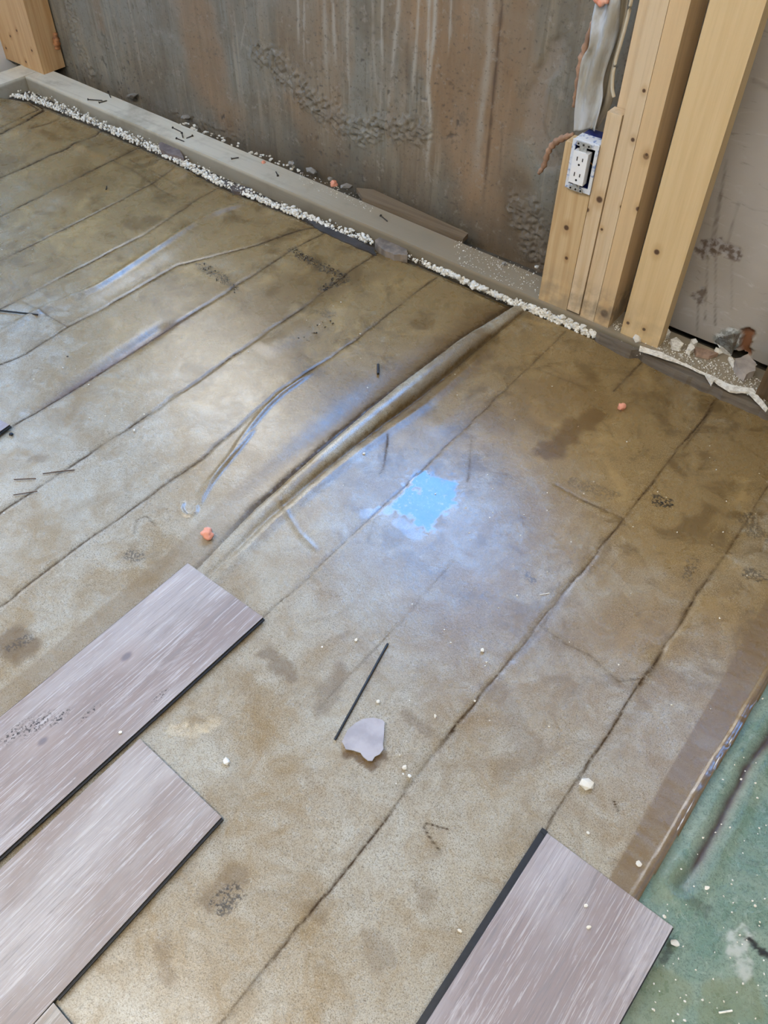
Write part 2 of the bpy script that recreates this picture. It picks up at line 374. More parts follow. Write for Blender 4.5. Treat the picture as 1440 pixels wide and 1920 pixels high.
# ------------------------------------------------------------------ plastic sheets on the floor
# traced creases: (pixel polyline, half width m, darkness, height m, kind)
SE = [
 ([(-60, 850), (20, 800), (393, 567), (480, 513), (545, 470), (620, 430)], .0032, .8, -.0025),
 ([(-60, 1000), (0, 963), (127, 877), (241, 804), (357, 723), (480, 637), (580, 568), (647, 515), (713, 470)], .0028, .8, -.0022),
 ([(-60, 1190), (0, 1140), (93, 1064), (240, 960), (381, 858), (520, 735), (590, 690), (667, 637), (747, 573), (820, 520)], .0026, .75, -.002),
 ([(-40, 600), (77, 540), (160, 497), (270, 440), (377, 370), (413, 350)], .0026, .8, -.0022),
 ([(-40, 510), (0, 490), (147, 417), (287, 343), (337, 310)], .0026, .7, -.002),
 ([(-40, 425), (0, 407), (97, 357), (227, 293), (260, 277)], .0032, .85, -.002),
 ([(-40, 350), (0, 333), (150, 267), (180, 252), (190, 240)], .0040, .9, -.003),
 ([(-40, 268), (0, 250), (50, 226), (80, 207), (78, 200), (60, 190)], .005, .95, -.004),
 ([(0, 240), (50, 215), (72, 205), (40, 186), (0, 172)], .004, .7, -.003),
 ([(60, 240), (110, 224), (120, 207)], .003, .7, -.002),
 ([(-60, 715), (0, 683), (47, 663), (127, 613), (183, 583), (333, 497), (480, 460), (557, 433), (600, 425)], .0030, .8, -.002),
 ([(40, 563), (127, 613)], .002, .6, -.001),
 ([(380, 1950), (428, 1907), (560, 1740), (675, 1594), (748, 1503), (779, 1455), (826, 1399), (919, 1282), (957, 1236), (1037, 1133), (1107, 1050), (1173, 973), (1273, 840), (1320, 783), (1350, 740)], .0022, .85, -.0018),
 ([(760, 1480), (826, 1399), (850, 1370)], .0045, .8, -.002),
 ([(1000, 1590), (1023, 1553), (1093, 1450), (1190, 1300), (1207, 1273), (1253, 1200), (1273, 1170), (1343, 1063), (1400, 973), (1437, 920), (1500, 820)], .0022, .85, -.0018),
 ([(1200, 1290), (1253, 1200), (1343, 1063), (1400, 973)], .0048, .65, -.002),
 ([(1020, 1180), (1060, 1208), (1110, 1233), (1160, 1280), (1200, 1275)], .0022, .6, -.001),
 ([(960, 1237), (1020, 1170), (1060, 1105), (1110, 1045)], .0040, .55, -.0015),
 ([(480, 1170), (560, 1100), (627, 1037), (693, 973), (757, 913), (833, 840), (897, 780), (957, 723), (1060, 622)], .0018, .6, -.0012),
 ([(600, 1330), (680, 1239), (756, 1163), (850, 1055)], .0015, .4, -.0008),
 ([(1093, 940), (1167, 973)], .0026, .6, -.001), ([(1040, 910), (1093, 940)], .0022, .4, -.001),
 ([(1150, 735), (1200, 682), (1210, 672)], .0026, .8, -.001), ([(1280, 845), (1350, 745)], .003, .5, -.001),
 ([(1000, 690), (1100, 730)], .0025, .4, 0), ([(1160, 720), (1165, 740)], .002, .4, 0),
 ([(728, 818), (718, 880), (712, 890)], .0020, .75, 0), ([(883, 815), (878, 905)], .0018, .5, 0), ([(700, 975), (690, 1020)], .0018, .5, 0), ([(833, 850), (820, 760)], .0012, .0, 0),
 ([(590, 1030), (560, 1000), (535, 960), (528, 945)], .003, .45, .002), ([(250, 1000), (256, 975), (275, 968), (290, 985)], .0012, .6, 0),
 ([(840, 1555), (800, 1545), (795, 1552), (805, 1570), (825, 1598)], .0009, .9, 0),
 ([(560, 660), (590, 680)], .0015, .5, 0), ([(1150, 1502), (1157, 1520)], .0012, .9, 0),
 ([(210, 300), (250, 320), (300, 355), (330, 370)], .002, .55, -.001), ([(240, 300), (300, 330), (330, 348)], .002, .3, .002),
]
RIDGE = [  # tube wrinkles: polyline, half width, height
 ([(590, 695), (520, 745), (470, 800), (420, 870), (365, 935)], .005, .005), ([(480, 800), (440, 850), (400, 900), (368, 955)], .004, .004),
 ([(345, 940), (340, 955), (352, 968), (368, 960), (365, 945)], .003, .004),
 ([(500, 372), (400, 402), (290, 470), (180, 540), (73, 583), (-40, 655)], .012, .007),
 ([(20, 790), (140, 720), (250, 650), (330, 598)], .018, -.007),
 ([(400, 410), (290, 485), (130, 580)], .03, .004),
 ([(640, 560), (560, 620), (480, 660)], .03, .003), ([(960, 640), (870, 760), (800, 820)], .03, .002),
 ([(1210, 1250), (1300, 1110), (1400, 970)], .02, -.003),
 ([(130, 265), (210, 300)], .02, .004), ([(300, 300), (360, 330)], .03, .006),
]
STAIN = [  # px centre(s), radius m, strength : brown muddy water stains
 ([(1030, 850), (1060, 820), (1110, 775)], .032, 1.0), ([(652, 1412), (690, 1434), (712, 1420)], .011, 1.0), ([(560, 740), (640, 760), (660, 720)], .06, .4),
 ([(20, 1200), (40, 1215)], .03, .8), ([(500, 1225), (540, 1265)], .018, .6), ([(760, 1340), (800, 1370)], .012, .45), ([(930, 1290), (990, 1410), (950, 1450)], .025, .3), ([(780, 1660), (800, 1690)], .016, .35),
 ([(580, 1700), (600, 1720)], .012, .35), ([(700, 1760), (720, 1800)], .02, .35), ([(305, 1770), (315, 1830)], .012, .45), ([(400, 1690), (440, 1640)], .02, .5),
 ([(540, 690), (500, 560), (620, 520)], .10, .55), ([(900, 640), (830, 720), (760, 770)], .05, .6), ([(1000, 740), (1080, 740), (960, 780)], .07, .5), ([(230, 280), (150, 340)], .1, .4),
 ([(80, 1010), (60, 1080)], .012, .0), ([(80, 860), (60, 860)], .012, .5), ([(1280, 690), (1200, 740)], .07, .25),
 ([(410, 1380), (420, 1420)], .05, .0), ([(640, 1260), (600, 1330)], .02, .45), ([(430, 540), (400, 600)], .1, .35),
]
SPECK = [  # black crumbly dirt clusters
 ([(550, 470), (600, 500), (640, 515), (648, 525), (610, 540)], .014, .9), ([(375, 497), (410, 515), (440, 540)], .013, .8), ([(1230, 940), (1250, 945)], .014, .9), ([(1215, 780), (1260, 845), (1320, 783)], .007, .0),
 ([(560, 965), (545, 640), (555, 660)], .02, .0), ([(520, 630), (560, 650)], .018, .4), ([(560, 680), (590, 700)], .02, .45), ([(620, 590), (600, 585)], .014, .5),
 ([(410, 1695), (440, 1680)], .014, .75), ([(245, 1040), (260, 1045)], .012, .6), ([(20, 1215), (50, 1200)], .012, .6), ([(1290, 1080), (1300, 1050)], .01, .5), ([(1420, 1080), (1400, 1075)], .014, .6), ([(1400, 975), (1420, 1000)], .02, .5),
 ([(990, 1080), (1000, 1090)], .008, .5), ([(1080, 905), (1150, 930)], .016, .4),
]
PUDDLE = [(775, 892), (790, 884), (808, 890), (835, 900), (855, 903), (858, 925), (850, 944), (830, 960), (815, 982), (800, 995), (786, 985), (772, 968), (750, 962), (733, 957), (745, 938), (757, 920)]
WET = [([(730, 955), (705, 962), (680, 965)], .012, .7), ([(750, 985), (780, 1005)], .014, .45),
       ([(330, 1366), (365, 1374), (400, 1356)], .012, .8), ([(630, 1000), (580, 1010)], .02, .15)]
PALE = [([(900, 640), (880, 660)], .0, 0)]
def near(X, Y, pts, w):                     # restrict the costly distance to a box around the line
    xs_ = [p[0] for p in pts]; ys_ = [p[1] for p in pts]
    rr = np.where((X[0] > min(xs_) - w) & (X[0] < max(xs_) + w))[0]; cc = np.where((Y[:, 0] > min(ys_) - w) & (Y[:, 0] < max(ys_) + w))[0]
    if len(rr) == 0 or len(cc) == 0: return None
    return (slice(cc[0], cc[-1] + 1), slice(rr[0], rr[-1] + 1))
def sheet_fields(X, Y):
    Z = 0.0025 * (fnoise(X, Y, 3.2, 101, 2) - 0.5) + 0.0005 * (fnoise(X, Y, 18, 111, 3) - 0.5)
    seam = np.zeros_like(X); stain = np.zeros_like(X); speck = np.zeros_like(X); wet = np.zeros_like(X); violet = np.zeros_like(X)
    wob = (fnoise(X, Y, 22, 121, 3) - 0.5) * 0.008
    for pts, w, a, h in SE:
        pw = [P(*q) for q in pts]; s = near(X, Y, pw, 0.06)
        if s is None: continue
        dd, sd, par = sdist(X[s] + wob[s], Y[s], pw)
        k = 0.45 + 0.8 * vnoise(X[s], Y[s], 14, 131)
        seam[s] = np.maximum(seam[s], a * np.clip(k * 1.15 - .12, 0, 1) * gauss(dd, w * (0.35 + 0.65 * k)) + 0.13 * a * gauss(dd, w * 5))
        h = h * (.45 if pts[0][0] > 360 else .75); Z[s] += h * gauss(dd, w * 1.8) - 0.3 * h * gauss(dd, w * 7)
    for pts, w, h in RIDGE:
        pw = spline([P(*q) for q in pts], 5); s = near(X, Y, pw, w * 4)
        if s is None: continue
        dd, sd, par = sdist(X[s] + wob[s] * .3, Y[s], pw)
        Z[s] += h * gauss(dd, w) * sstep(0, .12, par) * sstep(1, .88, par)
    for lst, arr, nz in ((STAIN, stain, 1.6), (SPECK, speck, 1.6), (WET, wet, 1.3)):
        for i, (pts, w, a) in enumerate(lst):
            if w <= 0: continue
            pw = [P(*q) for q in pts]; s = near(X, Y, pw, w * 2.2)
            if s is None: continue
            dd, _, _ = sdist(X[s], Y[s], pw)
            v = sstep(1.15, 0.75 if arr is not stain else 0.45, dd / w + nz * (fnoise(X[s], Y[s], 1.2 / w, 150 + i, 4) - 0.5)) * a
            arr[s] = np.maximum(arr[s], v)
    pp = [P(*q) for q in PUDDLE]; s = near(X, Y, pp, .04)
    if s is not None:
        xx, yy = X[s], Y[s]; ins = np.zeros(xx.shape, bool)
        for a_, b_ in zip(pp, pp[1:] + pp[:1]):
            cr = ((a_[1] > yy) != (b_[1] > yy)) & (xx < (b_[0] - a_[0]) * (yy - a_[1]) / (b_[1] - a_[1] + 1e-12) + a_[0]); ins ^= cr
        dd, _, _ = sdist(xx, yy, pp + [pp[0]]); dd = np.where(ins, -dd, dd) + .030 * (fnoise(xx, yy, 60, 171, 4) - .5)
        v = sstep(.003, -.002, dd) * (1 - .9 * sstep(.70, .78, fnoise(xx, yy, 75, 175, 3)))
        rag = .8 * sstep(.60, .68, fnoise(xx, yy, 160, 172, 2)) * sstep(.028, .0, dd)
        wet[s] = np.maximum(wet[s], np.maximum(v, rag))
    s_ = [P(20, 798), P(140, 722), P(250, 652), P(393, 569)]
    dd, _, par = sdist(X, Y, s_); violet = gauss(dd, .011) * sstep(0, .3, par) * sstep(1, .7, par)
    return Z, seam, stain, speck, wet, violet

def sheet_material(name, pale, mud, mudbias, gloss=0.27):
    t = Nt(name); A = t.attr('A'); B = t.attr('B')
    cloud = t.noise(4.5, 6, 0.62, dist=0.4); mid = t.noise(22, 5, 0.65, dist=0.8); fib = t.noise(330, 3, 0.7, dist=1.2); vein = t.noise(75, 6, 0.7, dist=1.5)
    f1 = t.math('ADD', t.math('MULTIPLY', cloud, 0.6), t.math('MULTIPLY', mid, 0.4))
    c = t.mix(t.ramp(t.math('ADD', f1, t.math('MULTIPLY', B[2], 0.22)), 0.38 - mudbias, 0.72 - mudbias), pale, mud)  # third channel browns the colour: mud plus painted-in reflection of the wall
    c = t.mix(t.ramp(vein, 0.52, 0.70, 0, 0.25), c, tuple(x * 0.62 for x in mud))
    c = t.mix(t.ramp(vein, 0.46, 0.30, 0, 0.18), c, tuple(min(1, x * 1.2) for x in pale))
    gr_ = t.noise(520, 2, 0.8, dist=0.5)
    c = t.mix(t.ramp(gr_, 0.50, 0.64, 0, 0.62), c, tuple(x * 0.34 for x in mud))
    c = t.mix(t.ramp(gr_, 0.46, 0.34, 0, 0.35), c, tuple(min(1, x * 1.25) for x in pale))
    c = t.mix(t.ramp(fib, 0.58, 0.68, 0, 0.55), c, tuple(x * 0.35 for x in mud))
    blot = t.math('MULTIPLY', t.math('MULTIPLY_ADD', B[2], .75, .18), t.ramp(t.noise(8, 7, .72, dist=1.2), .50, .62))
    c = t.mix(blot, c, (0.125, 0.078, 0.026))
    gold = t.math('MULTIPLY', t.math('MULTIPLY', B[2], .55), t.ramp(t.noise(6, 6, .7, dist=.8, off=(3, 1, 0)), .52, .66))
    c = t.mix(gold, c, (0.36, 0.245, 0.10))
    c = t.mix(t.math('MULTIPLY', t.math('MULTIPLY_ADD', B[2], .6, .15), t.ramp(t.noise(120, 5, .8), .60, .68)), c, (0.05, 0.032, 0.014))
    c = t.mix(t.math('MULTIPLY', B[1], 0.85), c, (0.155, 0.098, 0.038))
    c = t.mix(t.math('MULTIPLY', A[1], 0.85), c, (0.10, 0.055, 0.014))
    c = t.mix(t.math('MULTIPLY', B[0], 0.8), c, (0.10, 0.065, 0.06))
    sd = t.math('MULTIPLY', A[0], t.ramp(t.noise(90, 4, 0.7), 0.3, 0.55, 0.55, 1.15))
    c = t.mix(sd, c, (0.040, 0.024, 0.014))
    sp = t.math('MULTIPLY', A[2], t.ramp(t.noise(230, 3, 0.6), 0.46, 0.54))
    c = t.mix(sp, c, (0.012, 0.010, 0.008))
    wetp = t.math('MULTIPLY', A[3], t.ramp(t.noise(160, 3, 0.6, dist=1), 0.30, 0.42, 0.6, 1))
    rough = t.math('ADD', t.ramp(mid, 0.3, 0.7, gloss - 0.015, gloss + 0.03), t.math('MULTIPLY', wetp, -(gloss - 0.03)), clamp=True)
    hgt = t.math('ADD', t.math('MULTIPLY', fib, 0.25), vein)
    st = t.math('MULTIPLY_ADD', wetp, -0.11, 0.14)
    nb = t.n.new('ShaderNodeBump'); t.put(nb.inputs['Height'], hgt); t.put(nb.inputs['Strength'], st); nb.inputs['Distance'].default_value = 0.003
    wc = t.mix(t.ramp(wetp, .82, 1.0, 0, .7), c, (0.06, 0.055, 0.04))
    t.set(Base_Color=wc, Roughness=rough, IOR=1.62, Normal=nb.outputs[0], Specular_IOR_Level=t.math('MULTIPLY_ADD', sd, -0.6, 0.5, clamp=True))
    return t.m
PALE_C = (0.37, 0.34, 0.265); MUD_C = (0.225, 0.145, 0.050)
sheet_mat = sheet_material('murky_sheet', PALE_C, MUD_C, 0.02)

def fold_x(y):                              # left edge of the right-hand sheet
    pts = [P(370, 1068), P(480, 955), P(600, 850), P(740, 735), P(880, 630), P(965, 575)]
    ys_ = np.array([p[1] for p in pts]); xs_ = np.array([p[0] for p in pts])
    return np.interp(y, ys_, xs_)
gA = P(1440, 1285); gB = P(1200, 1690)
def green_x(y): return gB[0] + (gA[0] - gB[0]) * (y - gB[1]) / (gA[1] - gB[1])
bA = P(1440, 1120); bB = P(1145, 1640)
def band_x(y): return bB[0] + (bA[0] - bB[0]) * (y - bB[1]) / (bA[1] - bB[1])

ST = 0.0028
# left sheet
xs = np.arange(-2.95, -0.72, ST); ys = np.arange(-0.45, 1.62, ST)
X, Y = np.meshgrid(xs, ys)
Z, seam, stain, speck, wet, violet = sheet_fields(X, Y)
fe = floor_edge(X) - 0.004 + 0.004 * (fnoise(X, Y * 0, 30, 201) - .5)
Z = Z - 0.006 * sstep(fe - 0.02, fe, Y)
under = sstep(fold_x(Y) - 0.012, fold_x(Y) + 0.006, X)
Z = Z - 0.008 * under
hump = gauss(X - (fold_x(Y) - 0.035), 0.03) * sstep(1.62, 1.3, Y) * sstep(0.55, 0.9, Y); Z = Z - 0.003 * hump
bandL = sstep(fold_x(Y) - 0.075, fold_x(Y) - 0.068, X) * sstep(0.9, 0.7, Y)
seam = np.maximum(seam, 0.7 * gauss(X - (fold_x(Y) - 0.004 - 0.014 * (fnoise(X, Y, 15, 203))), 0.010) * sstep(0.55, 0.75, Y))  # dark seam beside the fold, with the fold's shadow line painted in
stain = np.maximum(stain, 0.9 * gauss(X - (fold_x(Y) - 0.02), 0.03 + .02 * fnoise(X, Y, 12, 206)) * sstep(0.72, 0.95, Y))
me, used = grid_mesh('plastic_sheet', X, Y, Z, (Y < fe) & (X > P(40, 145, 0.038)[0] + .002 - .04 * (1.66 - Y) / 1.3))
attr(me, used, 'A', [seam, stain, speck, wet]); mud_refl = sstep(0.55, 1.35, Y + .5 * (fnoise(X, Y, 3, 501) - .5)); attr(me, used, 'B', [violet, bandL * .5, mud_refl, bandL])  # browner towards the wall: mud, partly the dark wall's reflection put into colour
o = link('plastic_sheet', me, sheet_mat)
tag(o, 'large murky brown plastic sheet with dark crease lines, left of the long raised fold', 'plastic sheet')
# right sheet with a rolled up left edge
xs = np.arange(-1.05, 0.30, ST); ys = np.arange(-0.45, 1.64, ST)
X, Y = np.meshgrid(xs, ys)
Z, seam, stain, speck, wet, violet = sheet_fields(X, Y)
fe = floor_edge(X) - 0.003 + 0.004 * (fnoise(X, Y * 0, 30, 202) - .5)
fx = fold_x(Y) + 0.003 * (fnoise(Y, Y * 0, 20, 204) - .5)
u = X - fx
rollh = np.interp(Y[:, 0], [0.3, 0.55, 0.75, 0.95, 1.15, 1.35, 1.5, 1.62], [.001, .002, .008, .018, .026, .026, .012, .003])[:, None]
rollw = np.interp(Y[:, 0], [0.3, 0.55, 0.95, 1.15, 1.4, 1.62], [.010, .014, .020, .026, .022, .012])[:, None]
roll = np.sqrt(np.clip(1 - ((u - rollw) / rollw) ** 2, 0, 1)) * (u < 2 * rollw)
Z = Z + 0.002 + rollh * roll
Z = np.where(u < 2 * rollw * 0.15, Z * 1.0 - 0.0, Z)
Z = Z + 0.003 * gauss(u - 3.1 * rollw, .010)
band = sstep(band_x(Y) - .001, band_x(Y) + .001, X)
Z = Z + .0007 * (fnoise(X * .35, Y * 1.5, 60, 207, 2) - .5) * band
rib = band * sstep(.5, .75, fnoise(X * .5, Y * 2.2, 60, 209, 2))
seam = np.maximum(seam, 0.6 * gauss(u - 2.02 * rollw, 0.003) * sstep(.7, .9, Y))
Z = Z - .003 * gauss(u - 2.05 * rollw, .005)
dry = sstep(.75, .95, Y) * (u < 1.9 * rollw)
gx = green_x(Y) + 0.004 * (fnoise(Y, Y * 0, 12, 205) - .5)
Z = Z + 0.005 * gauss(X - gx + 0.004, 0.003) + 0.0035 * gauss(X - gx + 0.011, 0.0025) - 0.004 * sstep(gx - 0.003, gx, X)
wet = np.maximum(wet, 0.95 * gauss(X - gx + 0.006, 0.007))
violet = np.maximum(violet, 0.7 * gauss(X - gx + 0.006, 0.004))
me, used = grid_mesh('plastic_sheet', X, Y, Z, (Y < fe) & (u > -0.001) & (X < gx))
attr(me, used, 'A', [seam, stain, speck, wet]); mud_refl = sstep(0.55, 1.35, Y + .5 * (fnoise(X, Y, 3, 501) - .5)) * (1 - dry); attr(me, used, 'B', [violet, np.clip(band * .85 + rib * .25, 0, 1), mud_refl, band])
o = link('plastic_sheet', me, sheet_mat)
tag(o, 'large murky plastic sheet with a blue-glinting puddle, right of the long raised fold', 'plastic sheet')
# green sheet at the right
xs = np.arange(-0.02, 0.62, ST); ys = np.arange(-0.45, 1.64, ST)
X, Y = np.meshgrid(xs, ys)
Z, seam, stain, speck, wet, violet = sheet_fields(X, Y)
Z = 0.0025 * (fnoise(X, Y, 5, 301) - 0.5) + 0.0018 * (fnoise(X, Y, 20, 302, 4) - .5) - 0.004
gl = [P(*q) for q in [(1280, 1660), (1330, 1580), (1370, 1500), (1400, 1440), (1440, 1390), (1500, 1300)]]
dd, _, par = sdist(X + (fnoise(X, Y, 20, 303) - .5) * .008, Y, gl)
seam = (.5 + .5 * fnoise(X, Y, 60, 311)) * (0.95 * gauss(dd, 0.0055) * sstep(0, .15, par) + 0.45 * gauss(dd, 0.014))
Z = Z - 0.004 * gauss(dd, .006) + 0.003 * gauss(dd - .02, .01)
def sp(pts, w, n=1.6, s=0):
    dd, _, _ = sdist(X, Y, [P(*q) for q in pts]); return sstep(1.15, .6, dd / w + n * (fnoise(X, Y, 1.2 / w, 310 + s) - .5))
pale = sp([(1390, 1745), (1380, 1790), (1400, 1815)], .013, 2.4, 1) * sstep(.35, .6, fnoise(X, Y, 70, 312))
dark = np.maximum.reduce([sp([(1405, 1760), (1440, 1790)], .005, 1.8, 2), .35 * sp([(1300, 1690), (1320, 1700)], .010, 2.2, 3), .6 * sp([(1260, 1770), (1245, 1800)], .005, 1.9, 6)])
olive = (.4 + .6 * fnoise(X, Y, 30, 333)) * np.maximum.reduce([sp([(1220, 1900), (1240, 1860)], .04, 1.4, 4), sp([(1350, 1880), (1400, 1870)], .03, 1.4, 5), sp([(1260, 1620), (1235, 1660)], .02, 1.4, 7) * .7])
me, used = grid_mesh('underlay_sheet', X, Y, Z, (X > green_x(Y) - 0.05) & (Y < floor_edge(X)))
attr(me, used, 'A', [seam, pale, dark, olive])
t = Nt('green_underlay'); A = t.attr('A')
cl = t.noise(9, 6, 0.65, dist=0.6); fi = t.noise(140, 5, 0.7, dist=0.8)
c = t.mix(t.ramp(cl, 0.36, 0.64), (0.13, 0.205, 0.155), (0.21, 0.27, 0.205))
c = t.mix(t.ramp(fi, 0.48, 0.66, 0, .6), c, (0.08, 0.12, 0.09)); c = t.mix(t.ramp(t.noise(420, 2, .8), .50, .68, 0, .5), c, (0.05, 0.07, 0.055)); c = t.mix(t.ramp(t.noise(60, 6, .75, dist=1.5), .54, .64, 0, .45), c, (.30, .36, .29))
c = t.mix(t.math('MULTIPLY', A[3], .7), c, (0.17, 0.185, 0.095))
c = t.mix(A[0], c, (0.06, 0.045, 0.04))
c = t.mix(t.math('MULTIPLY', A[1], .8), c, (0.42, 0.44, 0.40)); c = t.mix(A[2], c, (0.02, 0.02, 0.015))
t.set(Base_Color=c, Roughness=t.ramp(cl, .3, .7, .22, .4), IOR=1.5, Normal=t.bump(fi, .2, .003))
o = link('underlay_sheet', me, t.m)
tag(o, 'wet teal green underlay sheet strewn with white specks in the lower right corner', 'underlay')

# ------------------------------------------------------------------ wooden plates
def beam(name, p0, p1, depth, z0, z1, mat, parent=None, bev=0.003, side=1):
    p0 = np.array(p0[:2]); p1 = np.array(p1[:2]); dv = (p1 - p0) / np.hypot(*(p1 - p0)); nv = np.array([-dv[1], dv[0]]) * side * depth
    bm = bmesh.new()
    prism(bm, [(*p0, z0), (*p1, z0), (*(p1 + nv), z0), (*(p0 + nv), z0)], np.array([0, 0, z1 - z0]))
    return obj(name, bm, mat, parent, bevel=bev)
plate_mat = Nt('dusty_plate')
t = plate_mat; g = t.noise(60, 5, .6, (.04, 1, 1)); dz = t.noise(7, 5, .6)
sx = t.n.new('ShaderNodeSeparateXYZ'); t.put(sx.inputs[0], t.co)
gr = t.ramp(sx.outputs[0], -2.2, -1.1, 0, 1)
c = t.mix(gr, (0.60, 0.56, 0.44), (0.27, 0.22, 0.145))
c = t.mix(t.ramp(g, .50, .75, 0, .3), c, (0.20, 0.17, 0.11)); c = t.mix(t.ramp(dz, .5, .7, 0, .5), c, (0.22, 0.19, 0.13))
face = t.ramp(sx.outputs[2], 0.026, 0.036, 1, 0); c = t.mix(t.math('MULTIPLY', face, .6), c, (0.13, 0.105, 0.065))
t.set(Base_Color=c, Roughness=.8, Normal=t.bump(g, .3, .002))
xe = 0.9
c0 = P(40, 145, 0.038)
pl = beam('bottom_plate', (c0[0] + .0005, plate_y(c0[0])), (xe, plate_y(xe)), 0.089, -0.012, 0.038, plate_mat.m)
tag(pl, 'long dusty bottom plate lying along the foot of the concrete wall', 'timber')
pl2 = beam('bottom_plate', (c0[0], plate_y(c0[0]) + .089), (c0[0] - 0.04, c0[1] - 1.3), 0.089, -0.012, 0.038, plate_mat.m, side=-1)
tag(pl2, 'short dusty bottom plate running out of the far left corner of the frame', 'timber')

# ------------------------------------------------------------------ studs
def stud(name, x0, x1, y0, y1, z0, z1, mat, label, bev=.0035, group=None):
    bm = bmesh.new(); box(bm, -(x1 - x0) / 2, (x1 - x0) / 2, 0, y1 - y0, 0, z1 - z0)
    o = obj(name, bm, mat, bevel=bev); o.location = ((x0 + x1) / 2, y0, z0)
    tag(o, label, 'stud', group); return o
yS = plate_y(-0.8) + 0.002
def wx(px, py): return W(px, py, yS)[0]
PB = (0.62, 0.47, 0.29); PD = (0.52, 0.36, 0.19)
# outlet stud with a notch for the box
xa, xb = W(1011, 552, yS)[0], W(1063, 576, yS)[0]
ztop = W(1052, 262, yS)[2]; znotch = W(1075, 350, yS)[2]; xn = W(1071, 310, yS)[0]
def kn(lst, o, y): return [((W(px, py, y)[0] - o[0], W(px, py, y)[1] - o[1], W(px, py, y)[2] - o[2]), rr) for px, py, rr in lst]
org = (xa, yS, 0.038)
bm = bmesh.new()
prism(bm, [(0, 0, 0), (xb - xa, 0, 0), (xb - xa, 0, znotch - .038), (xn - xa, 0, znotch - .038), (xn - xa, 0, ztop - .038), (0, 0, ztop - .038)], np.array([0, 0.038, 0]))
o = obj('outlet_stud', bm, wood('pine_outlet', (0.56, 0.40, 0.21), (0.44, 0.28, 0.12), kn([(1062, 427, .006), (1062, 484, .004)], org, yS), 3, .5), bevel=.003)
o.location = org; tag(o, 'short notched pine stud holding the electrical outlet', 'stud')
zt1 = W(1155, 212, yS)[2]
x1, x2, x3, x4 = xb + .003, wx(1088, 585), wx(1114, 597), wx(1141, 609)
o = stud('wall_stud', x1, x2 - .001, yS - .004, yS + .026, .045, zt1, wood('pine_short', PB, PD, kn([(1126, 373, .007), (1103, 392, .005)], ((x1 + x2) / 2, yS, .045), yS), 5, .6), 'short narrow pine stud piece with pale sawn top, right of the outlet')
o = stud('wall_stud', x1 + .004, x2, yS + .028, yS + .098, .038, 2.0, wood('pine_behind', PB, PD, [], 7, .3), 'tall pine stud standing behind the short piece beside the outlet')
o = stud('wall_stud', x2 + .001, x3, yS, yS + .089, .038, 2.0, wood('pine_mid', PB, PD, kn([(1165, 388, .004), (1128, 430, .003), (1186, 262, .004), (1207, 170, .0035)], ((x2 + x3) / 2, yS, .038), yS), 9, .7), 'tall narrow pine stud in the middle of the row of three')
o = stud('wall_stud', x3 + .001, x4, yS, yS + .089, .038, 2.0, wood('pine_right', (0.60, 0.42, 0.22), PD, kn([(1196, 392, .005), (1211, 293, .006), (1212, 290, .003), (1133, 588, .010), (1246, 259, .003), (1170, 590, .004)], ((x3 + x4) / 2, yS, .038), yS), 11, .8), 'tall pine stud with rounded edge and dark side, right end of the row of three')
xw0, xw1 = wx(1164, 619), wx(1236, 640)
o = stud('wall_stud', xw0, xw1, yS + .001, yS + .039, .038, 2.0, wood('pine_wide', (0.63, 0.455, 0.235), (0.56, 0.39, 0.185), kn([(1231, 473, .006), (1177, 606, .004), (1207, 618, .004)], ((xw0 + xw1) / 2, yS, .038), yS), 13, .25), 'wide pine stud turned flat, standing alone at the right')
# dark post at the right edge
q = P(1424, 720, .03)
bm = bmesh.new(); box(bm, 0, .09, 0, .089, 0, 1.95)
o = obj('dark_post', bm, wood('dark_timber', (0.12, 0.07, 0.03), (0.05, 0.03, 0.012), [], 15), bevel=.004); o.location = (q[0] + .008, plate_y(q[0]) - .008, .038)
tag(o, 'dark stained timber post cut by the right edge of the frame', 'post')
# corner studs far left
fr = P(83, 140, .038); bk = P(119, 127, .038)
yq = fr[1]
wxl = lambda px: W(px, 140, yq)[0]
xs4 = [wxl(83), wxl(49), wxl(20), wxl(-14), wxl(-50)]
labs = ['broad pine stud with orange foam on its edge, rightmost in the far left corner', 'second pine stud from the right in the far left corner', 'third pine stud from the right in the far left corner', 'pine stud cut by the left edge of the frame in the far left corner']
for i in range(4):
    zb = .038
    stud('wall_stud', xs4[i + 1] + .001, xs4[i], yq + .002 * i, bk[1] + .01, zb, 2.0, wood('pine_corner', (0.56, 0.36, 0.175), (0.44, 0.25, 0.10), [((xs4[i] - xs4[i + 1]) * (-.5 + .35 * k + .15) and ((xs4[i] - xs4[i + 1]) * (-.3 + .5 * (k % 2)), 0, .02 + .05 * k + .02 * (i % 2)), .004) for k in range(3)], 20 + i), labs[i])

# ------------------------------------------------------------------ grey wall board at the right
yP = yS + 0.125
bl = W(1228, 596, yP); br = W(1440, 715, yP)
xs = np.arange(bl[0] - .12, 0.6, .004); zs = np.arange(0, 1, .004)
X, Zv = np.meshgrid(xs, np.arange(-.0, 1.3, .004))
def puv(pts): return [(W(x, y, yP)[0], W(x, y, yP)[2]) for x, y in pts]
pbl = puv([(1245, 612), (1330, 646), (1375, 655), (1425, 690), (1480, 700)])
zb = np.interp(X, [p[0] for p in pbl], [max(p[1], .02) for p in pbl])
def pb(pts, w, n=1.4, s=0, sc=1.2):
    dd, _, _ = sdist(X, Zv, puv(pts)); return sstep(1.1, .7, dd / w + n * (fnoise(X, Zv, sc / w, 400 + s) - .5))
tear = np.maximum.reduce([pb([(1320, 470), (1350, 462), (1380, 478)], .018, 1.6, 1), pb([(1300, 558), (1318, 545), (1310, 565)], .008, 1.6, 2) * .9])
foil = pb([(1350, 640), (1370, 630), (1378, 650)], .022, 1.5, 3)
